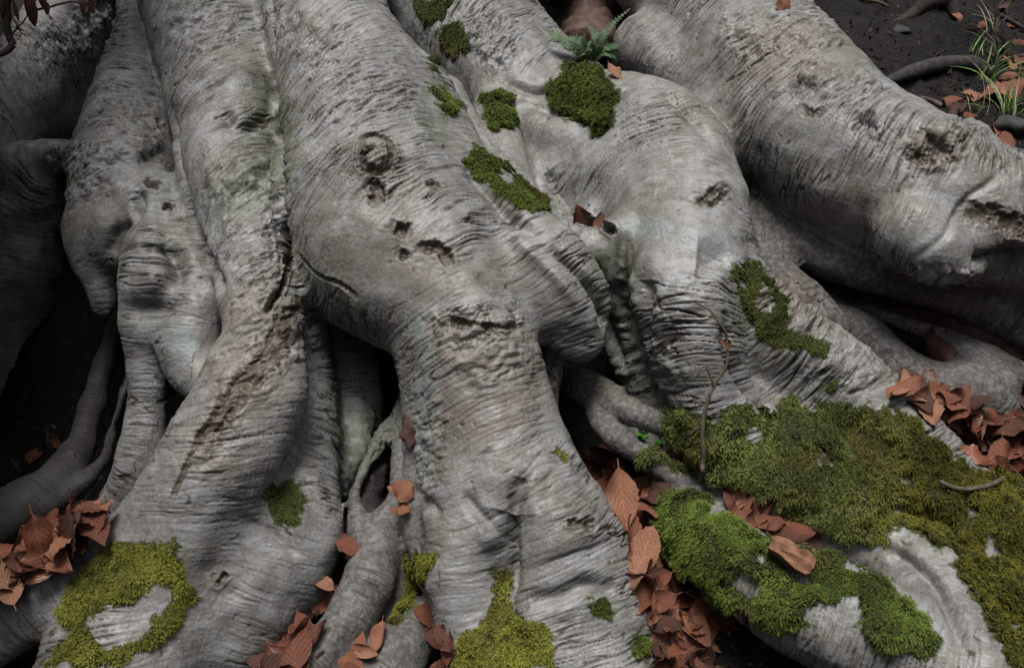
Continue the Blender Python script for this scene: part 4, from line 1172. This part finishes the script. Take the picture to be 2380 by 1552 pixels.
# dead twig hanging top left, with shrivelled leaves
dt = emp('dead_branch', off(20, 60, .06), 'dead dark branch with shrivelled leaves hanging before the shaded root', 'branch')
part('stem', twig_tube('stem', [at_depth(u, v, 2.45) for u, v in ((22,-60),(15,-10),(16,40),(18,75),(32,105))], .010, .008, M_DARKTWIG), dt)
part('side_twig', twig_tube('side_twig', [at_depth(u, v, 2.45) for u, v in ((60,28),(110,18),(160,6),(210,8),(250,-20))], .003, .002, M_DARKTWIG), dt)
part('side_twig', twig_tube('side_twig', [at_depth(u, v, 2.44) for u, v in ((32,102),(15,118),(-5,128))], .008, .007, M_DARKTWIG), dt)
part('side_twig', twig_tube('side_twig', [at_depth(u, v, 2.46) for u, v in ((30,80),(45,60),(60,42),(90,-10))], .002, .0015, M_DARKTWIG), dt)
for u, v, sz, k in ((68,20,.11,8),(100,12,.085,3),(190,10,.06,8),(214,14,.05,3),(35,22,.07,8),(40,60,.06,4),(8,20,.07,3)):
    o = bpy.data.objects.new('leaf', LEAVES[k]); o.location = at_depth(u, v, 2.44); o.rotation_euler = (random.uniform(-.4, .4), 1.35 + random.uniform(-.25, .25), random.uniform(0, 3)); o.scale = (sz * .8, sz * .7, sz * .8); o.color = (.3, .3, .3, 1)
    COL.objects.link(o); o.parent = dt; o.matrix_parent_inverse = Matrix.Translation(-dt.location)
# rotten heart in the hollow root, and red rotten wood beneath the great root
def slab(pts, rad, mat, name, amp=.012, flat=.55):
    P = crspline(np.array([tuple(p) for p in pts]), 8); r = np.interp(np.linspace(0, 1, len(P)), np.linspace(0, 1, len(rad)), rad)
    me = tube_mesh(name, P, r, 18, mat)
    co = np.empty(len(me.vertices) * 3, np.float32); me.vertices.foreach_get('co', co); co = co.reshape(-1, 3)
    nr = np.empty_like(co); me.vertices.foreach_get('normal', nr.ravel()); nr = np.array([v.normal[:] for v in me.vertices])
    co = co + nr * (amp * fbm(co * np.array([40, 40, 14.]), 3))[:, None]
    me.vertices.foreach_set('co', co.astype(np.float32).ravel()); me.update()
    return me
o = tree_part('rotten_core', slab([survey(u, v, l) for u, v, l in ((892,1040,.045),(868,1110,.05),(856,1180,.055),(862,1235,.05))], [.012, .026, .036, .02], M_ROT, 'rotten_core', .02)); o['label'] = 'black rotten wood inside the hollow root'
o = tree_part('rotten_core', slab([survey(u, v, l) for u, v, l in ((1850,640,-.03),(1960,690,-.02),(2080,722,-.01),(2220,760,.0),(2420,835,.0))], [.02, .035, .045, .05, .05], M_RED, 'rotten_core', .02)); o['label'] = 'dark red rotten wood under the great right root'
o = tree_part('rotten_core', slab([survey(u, v, l) for u, v, l in ((2160,780,.05),(2190,820,.075),(2215,870,.08))], [.015, .03, .01], M_RED, 'rotten_core', .014)); o['label'] = 'brown wood scar between the lower roots'
o = tree_part('rotten_core', slab([survey(u, v, l) for u, v, l in ((1965,790,.03),(2010,840,.04),(2060,890,.04))], [.012, .02, .02], M_RED, 'rotten_core', .014))
# dark stems and split red stump behind the saddle
st = emp('stump', tuple(survey(1380, 130, .0)), 'split reddish wooden stump in the dark gap behind the fern', 'stump')
part('wood', slab([survey(u, v, l) for u, v, l in ((1400,-120,.06),(1385,-20,.05),(1372,60,.04),(1365,130,.02))], [.075, .085, .09, .11], M_STUMP, 'wood', .03), st)
part('wood', slab([survey(u, v, l) for u, v, l in ((1330,-60,.03),(1325,40,.03),(1310,110,.0))], [.06, .055, .06], M_DARKTWIG, 'wood', .02), st)
part('wood', slab([survey(u, v, l) for u, v, l in ((1455,20,.02),(1445,90,.02),(1450,150,.0))], [.07, .055, .06], M_DARKTWIG, 'wood', .02), st)
part('wood', slab([survey(u, v, l) for u, v, l in ((1250,-80,.05),(1235,0,.04),(1230,80,.0))], [.10, .095, .10], M_DARKTWIG, 'wood', .02), st)
# wood chip in the moss
def chip(name, loc, size, rot, mat, label):
    bm = bmesh.new(); bmesh.ops.create_cube(bm, size=1)
    bmesh.ops.scale(bm, vec=size, verts=bm.verts)
    bmesh.ops.subdivide_edges(bm, edges=bm.edges, cuts=3, use_grid_fill=True)
    for v in bm.verts:
        v.co += Vector(noise3(np.array([tuple(v.co)]) * 40 + k)[0] for k in (0, 9, 18)) * min(size) * .28 if False else Vector((random.gauss(0, .06), random.gauss(0, .06), random.gauss(0, .10))) * min(size)
        v.co.x *= 1 - .25 * abs(v.co.y) / size[1]
    me = bpy.data.meshes.new(name); bm.to_mesh(me); bm.free(); me.materials.append(mat)
    o = obj(name, me); o.location = loc; o.rotation_euler = rot
    return tag(o, label, 'wood chip')
chip('wood_chip', off(1842, 1290, .05), (.090, .038, .026), (.5, .25, -.75), M_CHIP, 'reddish broken wood chip lying in the mossy dip')
# fern
def frond(name, pts, width, mat, droop=.0):
    P = crspline(np.array([tuple(p) for p in pts]), 7)
    n = len(P); T = np.gradient(P, axis=0); T /= np.linalg.norm(T, axis=1)[:, None]
    nn = np.array([0, -CP, SP]) + np.array([0, 0, .5]); side = np.cross(T, nn); side /= np.linalg.norm(side, axis=1)[:, None]
    upv = np.cross(side, T)
    Vv, F = [], []
    for i in range(n):
        Vv += [P[i] - side[i] * .0008, P[i] + side[i] * .0008]
    for i in range(n - 1):
        a = i * 2
        F.append((a, a + 1, a + 3, a + 2))
    for i in range(1, n - 1):
        f = i / (n - 1)
        w = width * math.sin(math.pi * min(1, .15 + .85 * f) ** .8) ** .8 + .002
        for sgn, k in ((-1, 0), (1, 1)):
            d = side[i] * sgn + T[i] * .55 + upv[i] * random.uniform(-.1, .25)
            d /= np.linalg.norm(d)
            b0, b1 = i * 2 + k, (i + 1) * 2 + k
            m = P[i] + d * w * .5; hw = T[i] * w * .20
            j = len(Vv)
            Vv += [m + hw, m - hw, P[i] + d * w]
            F.append((b0, j + 1, j, b1)); F.append((j + 1, j + 2, j))
    me = bpy.data.meshes.new(name); me.from_pydata([tuple(v) for v in Vv], [], F); me.materials.append(mat)
    return me
fr = off(1375, 145, .02)
fern = emp('fern', fr, 'small green fern growing in the saddle behind the round moss cushion', 'fern')
for tip, w in (([(1340,112),(1300,88),(1262,66)], .026), ([(1350,105),(1335,95),(1285,98)], .030), ([(1385,110),(1400,85),(1425,50)], .022), ([(1400,120),(1430,130),(1428,158)], .024), ([(1375,118),(1350,118),(1310,112)], .030), ([(1392,100),(1420,60),(1465,20)], .016), ([(1388,112),(1385,80),(1360,55)], .020), ([(1400,112),(1425,108),(1440,100)], .018)):
    part('frond', frond('frond', [fr] + [at_depth(u, v, (fr - EYE).length - .03 + .02 * k) for k, (u, v) in enumerate(tip)], w, M_FERN), fern)
p = off(1385, 135, .03)
part('frond', frond('frond', [at_depth(1390, 112, (fr - EYE).length - .03), p, off(1378, 158, .012)], .022, M_CHIP), fern)['label'] = 'withered brown fern frond'
# grass tufts on the bank
def blade(r, L, lean, mat, w=.0034):
    az = r.uniform(0, 6.28); d = np.array([math.cos(az), math.sin(az), 0])
    t = np.linspace(0, 1, 6)[:, None]
    P = d * (lean * L * t ** 1.8) + np.array([0, 0, 1]) * (L * (t - .35 * lean * t ** 2.4))
    s = np.cross(d, [0, 0, 1]) * w * (1 - t ** 2 * .95)
    Vv = np.vstack([P - s, P + s]); n = 6
    F = np.array([(i, n + i, n + i + 1, i + 1) for i in range(n - 1)])
    return mesh_np('blade', Vv, F, mat=mat)
r_ = np.random.default_rng(3)
GB = [blade(r_, L, le, M_GRASS) for L, le in ((.10, .3), (.13, .5), (.15, .7), (.11, .9), (.08, .5), (.14, 1.0), (.12, .2), (.09, 1.1))]
SB = [blade(r_, L, le, M_STRAW, .0014) for L, le in ((.15, .8), (.20, 1.1), (.17, 1.3), (.13, .9))]
for u, v, n, dry, k, lab in ((2265,128,9,2,.75,'small upright grass tuft above the buried branch'),(2300,185,18,5,1.0,'fresh grass tuft at the end of the buried branch'),(2345,262,16,8,1.05,'drooping grass tuft beside the large upright leaf'),
                             (2275,262,5,10,.8,'straw coloured grass tuft among pink leaves'),(2375,190,12,3,.9,'grass tuft above the large upright leaf'),(2310,70,1,14,1.0,'dry straw tuft high on the bank'),(2330,130,5,4,.8,'sparse grass tuft below the dry straw')):
    p, nn = look_ground(u, v)
    g = emp('grass_tuft', p, lab, 'grass', 'grass tufts on the bank')
    for i in range(n + dry):
        o = bpy.data.objects.new('blade', random.choice(GB) if i < n else random.choice(SB))
        o.location = p + Vector((random.gauss(0, .013), random.gauss(0, .013), -.005)); o.rotation_euler = (random.gauss(.25, .22), random.gauss(0, .22), random.uniform(0, 6.28))
        s = k * random.uniform(.7, 1.15); o.scale = (s, s, s)
        COL.objects.link(o); o.parent = g; o.matrix_parent_inverse = Matrix.Translation(-g.location)
# seedlings by the forked root
def seedling(u, v, s, lab):
    p, nn = look(u, v)
    g = emp('seedling', p, lab, 'seedling')
    for i in range(9):
        az = i * 2.4; d = np.array([math.cos(az), math.sin(az), .5 + .1 * i]); d /= np.linalg.norm(d)
        a = np.cross(d, [0, 0, 1]); a /= np.linalg.norm(a); c = np.array(p) + d * s * (.4 + .05 * i)
        ring = [c + d * s * .45 * math.cos(k) + a * s * .34 * math.sin(k) for k in np.linspace(0, 6.28, 9)[:-1]]
        me = bpy.data.meshes.new('leaf'); me.from_pydata([tuple(p)] + [tuple(x) for x in ring] + [tuple(c + np.array([0, 0, s * .08]))], [], [(1 + k, 1 + (k + 1) % 8, 9) for k in range(8)] + [(0, 1 + 4, 1 + 3)])
        me.materials.append(M_HERB); part('leaf', me, g)
seedling(1492, 1020, .020, 'bright green seedling beside the small forked root')
seedling(1530, 1034, .013, 'tiny green seedling on bare soil beside the moss')
# things on the dark bank
def buried(pts, r, mat, lab, name='fallen_branch', cat='branch'):
    b = tube_mesh(name, crspline(np.array([tuple(look_ground(u, v)[0] + UP * l) for u, v, l in pts]), 6), np.interp(np.linspace(0, 1, (len(pts) - 1) * 6 + 1), np.linspace(0, 1, len(r)), r), 10, mat)
    return tag(obj(name, b), lab, cat)
M_GREYTWIG = plain('weathered_wood', (.022, .020, .020), (.055, .052, .05), 60)
buried([(2040,196,-.005),(2110,182,.015),(2180,166,.022),(2250,165,.022),(2310,178,.0)], [.012, .026, .026, .024, .015], M_GREYTWIG, 'thick weathered branch half buried in the dark bank')
buried([(2070,55,-.01),(2120,35,.0),(2165,16,.02),(2200,18,.02),(2225,40,-.01)], [.012, .022, .03, .03, .015], M_DARKTWIG, 'dark arched branch standing out of the upper bank')
buried([(2140,232,.004),(2165,240,.006),(2190,250,.004)], [.009, .010, .008], M_TWIG, 'short pale stick on the bank below the buried branch', 'stick', 'stick')
buried([(1995,2,.004),(2035,6,.004),(2065,18,.004)], [.004, .005, .003], M_TWIG, 'thin twig at the top edge of the bank', 'twig', 'twig')
buried([(2322,40,.01),(2350,58,.012),(2390,80,.01)], [.005, .007, .006], M_GREYTWIG, 'grey twig behind the dry straw tuft', 'twig', 'twig')
buried([(2305,92,.008),(2316,108,.02),(2322,122,.004)], [.004, .005, .004], M_GREYTWIG, 'crooked grey twig beside the sparse grass', 'twig', 'twig')
def stone(u, v, s, lab, seed):
    p, nn = look_ground(u, v)
    bm = bmesh.new(); bmesh.ops.create_icosphere(bm, subdivisions=3, radius=1)
    co = np.array([v.co[:] for v in bm.verts]); d = 1 + .28 * noise3(co * 1.1 + seed) + .10 * noise3(co * 3 + seed)
    for v, k in zip(bm.verts, d): v.co = Vector((v.co.x * 1.3, v.co.y, v.co.z * .6)) * float(k) * s
    me = bpy.data.meshes.new('stone'); bm.to_mesh(me); bm.free(); me.materials.append(M_STONE); me.polygons.foreach_set('use_smooth', np.full(len(me.polygons), True))
    o = obj('stone', me); o.location = p; o.rotation_euler = (0, 0, seed)
    return tag(o, lab, 'stone')
stone(2372, 378, .055, 'grey stone below the pink leaves at the great root', 2)
stone(2350, 290, .045, 'small stone under the drooping grass tuft', 5)
stone(2092, 72, .03, 'brown stone in the middle of the soil bank', 8)
stone(2205, 152, .008, 'tiny pale pebble on the soil bank', 9)
stone(265, 1165, .03, 'stone beside the leaf drift in the shaded hollow', 4)
# crumbs of soil and litter
n = 7000
cu, cv = [], []
while len(cu) < n:
    u, v = random.uniform(-20, 2400), random.uniform(-10, 1560)
    if (u > 1900 and v < 420) or (u < 520 and v > 950) or (u > 1500 and v > 1380) or random.random() < .08:
        cu.append(u); cv.append(v)
Pc = []
for u, v in zip(cu, cv):
    h = BVH_G.ray_cast(EYE, Vector(rays(u, v)).normalized())
    if h[0] is not None: Pc.append(tuple(h[0]))
Pc = np.array(Pc); m = len(Pc)
sz = (.002 + .010 * rng.random(m) ** 3)[:, None]
d1 = rng.normal(size=(m, 3)); d1 /= np.linalg.norm(d1, axis=1)[:, None]; el = 1 + 4 * (rng.random((m, 1)) > .8) * rng.random((m, 1))
tet = np.stack([Pc + d1 * sz * el, Pc - d1 * sz * el, Pc + rng.normal(size=(m, 3)) * sz * .6 + np.array([0, 0, 1]) * sz, Pc + rng.normal(size=(m, 3)) * sz * .6], 1).reshape(-1, 3)
k = np.arange(m) * 4
TF = np.vstack([np.stack(c, 1) for c in ((k, k + 1, k + 2), (k, k + 2, k + 3), (k, k + 3, k + 1), (k + 1, k + 3, k + 2))])
t = NT('litter'); c_ = t.mix(t.at('shade'), (.018, .014, .012), (.11, .075, .05)); M_LIT = t.done(c_, .85, .2)
me = mesh_np('soil_crumbs', tet, TF, mat=M_LIT, smooth=False); attr(me, 'shade', np.repeat(rng.random(m) ** 2.5, 4))
tag(obj('soil_crumbs', me), 'crumbs of dark soil and litter strewn over the bank', 'soil', None, 'stuff')
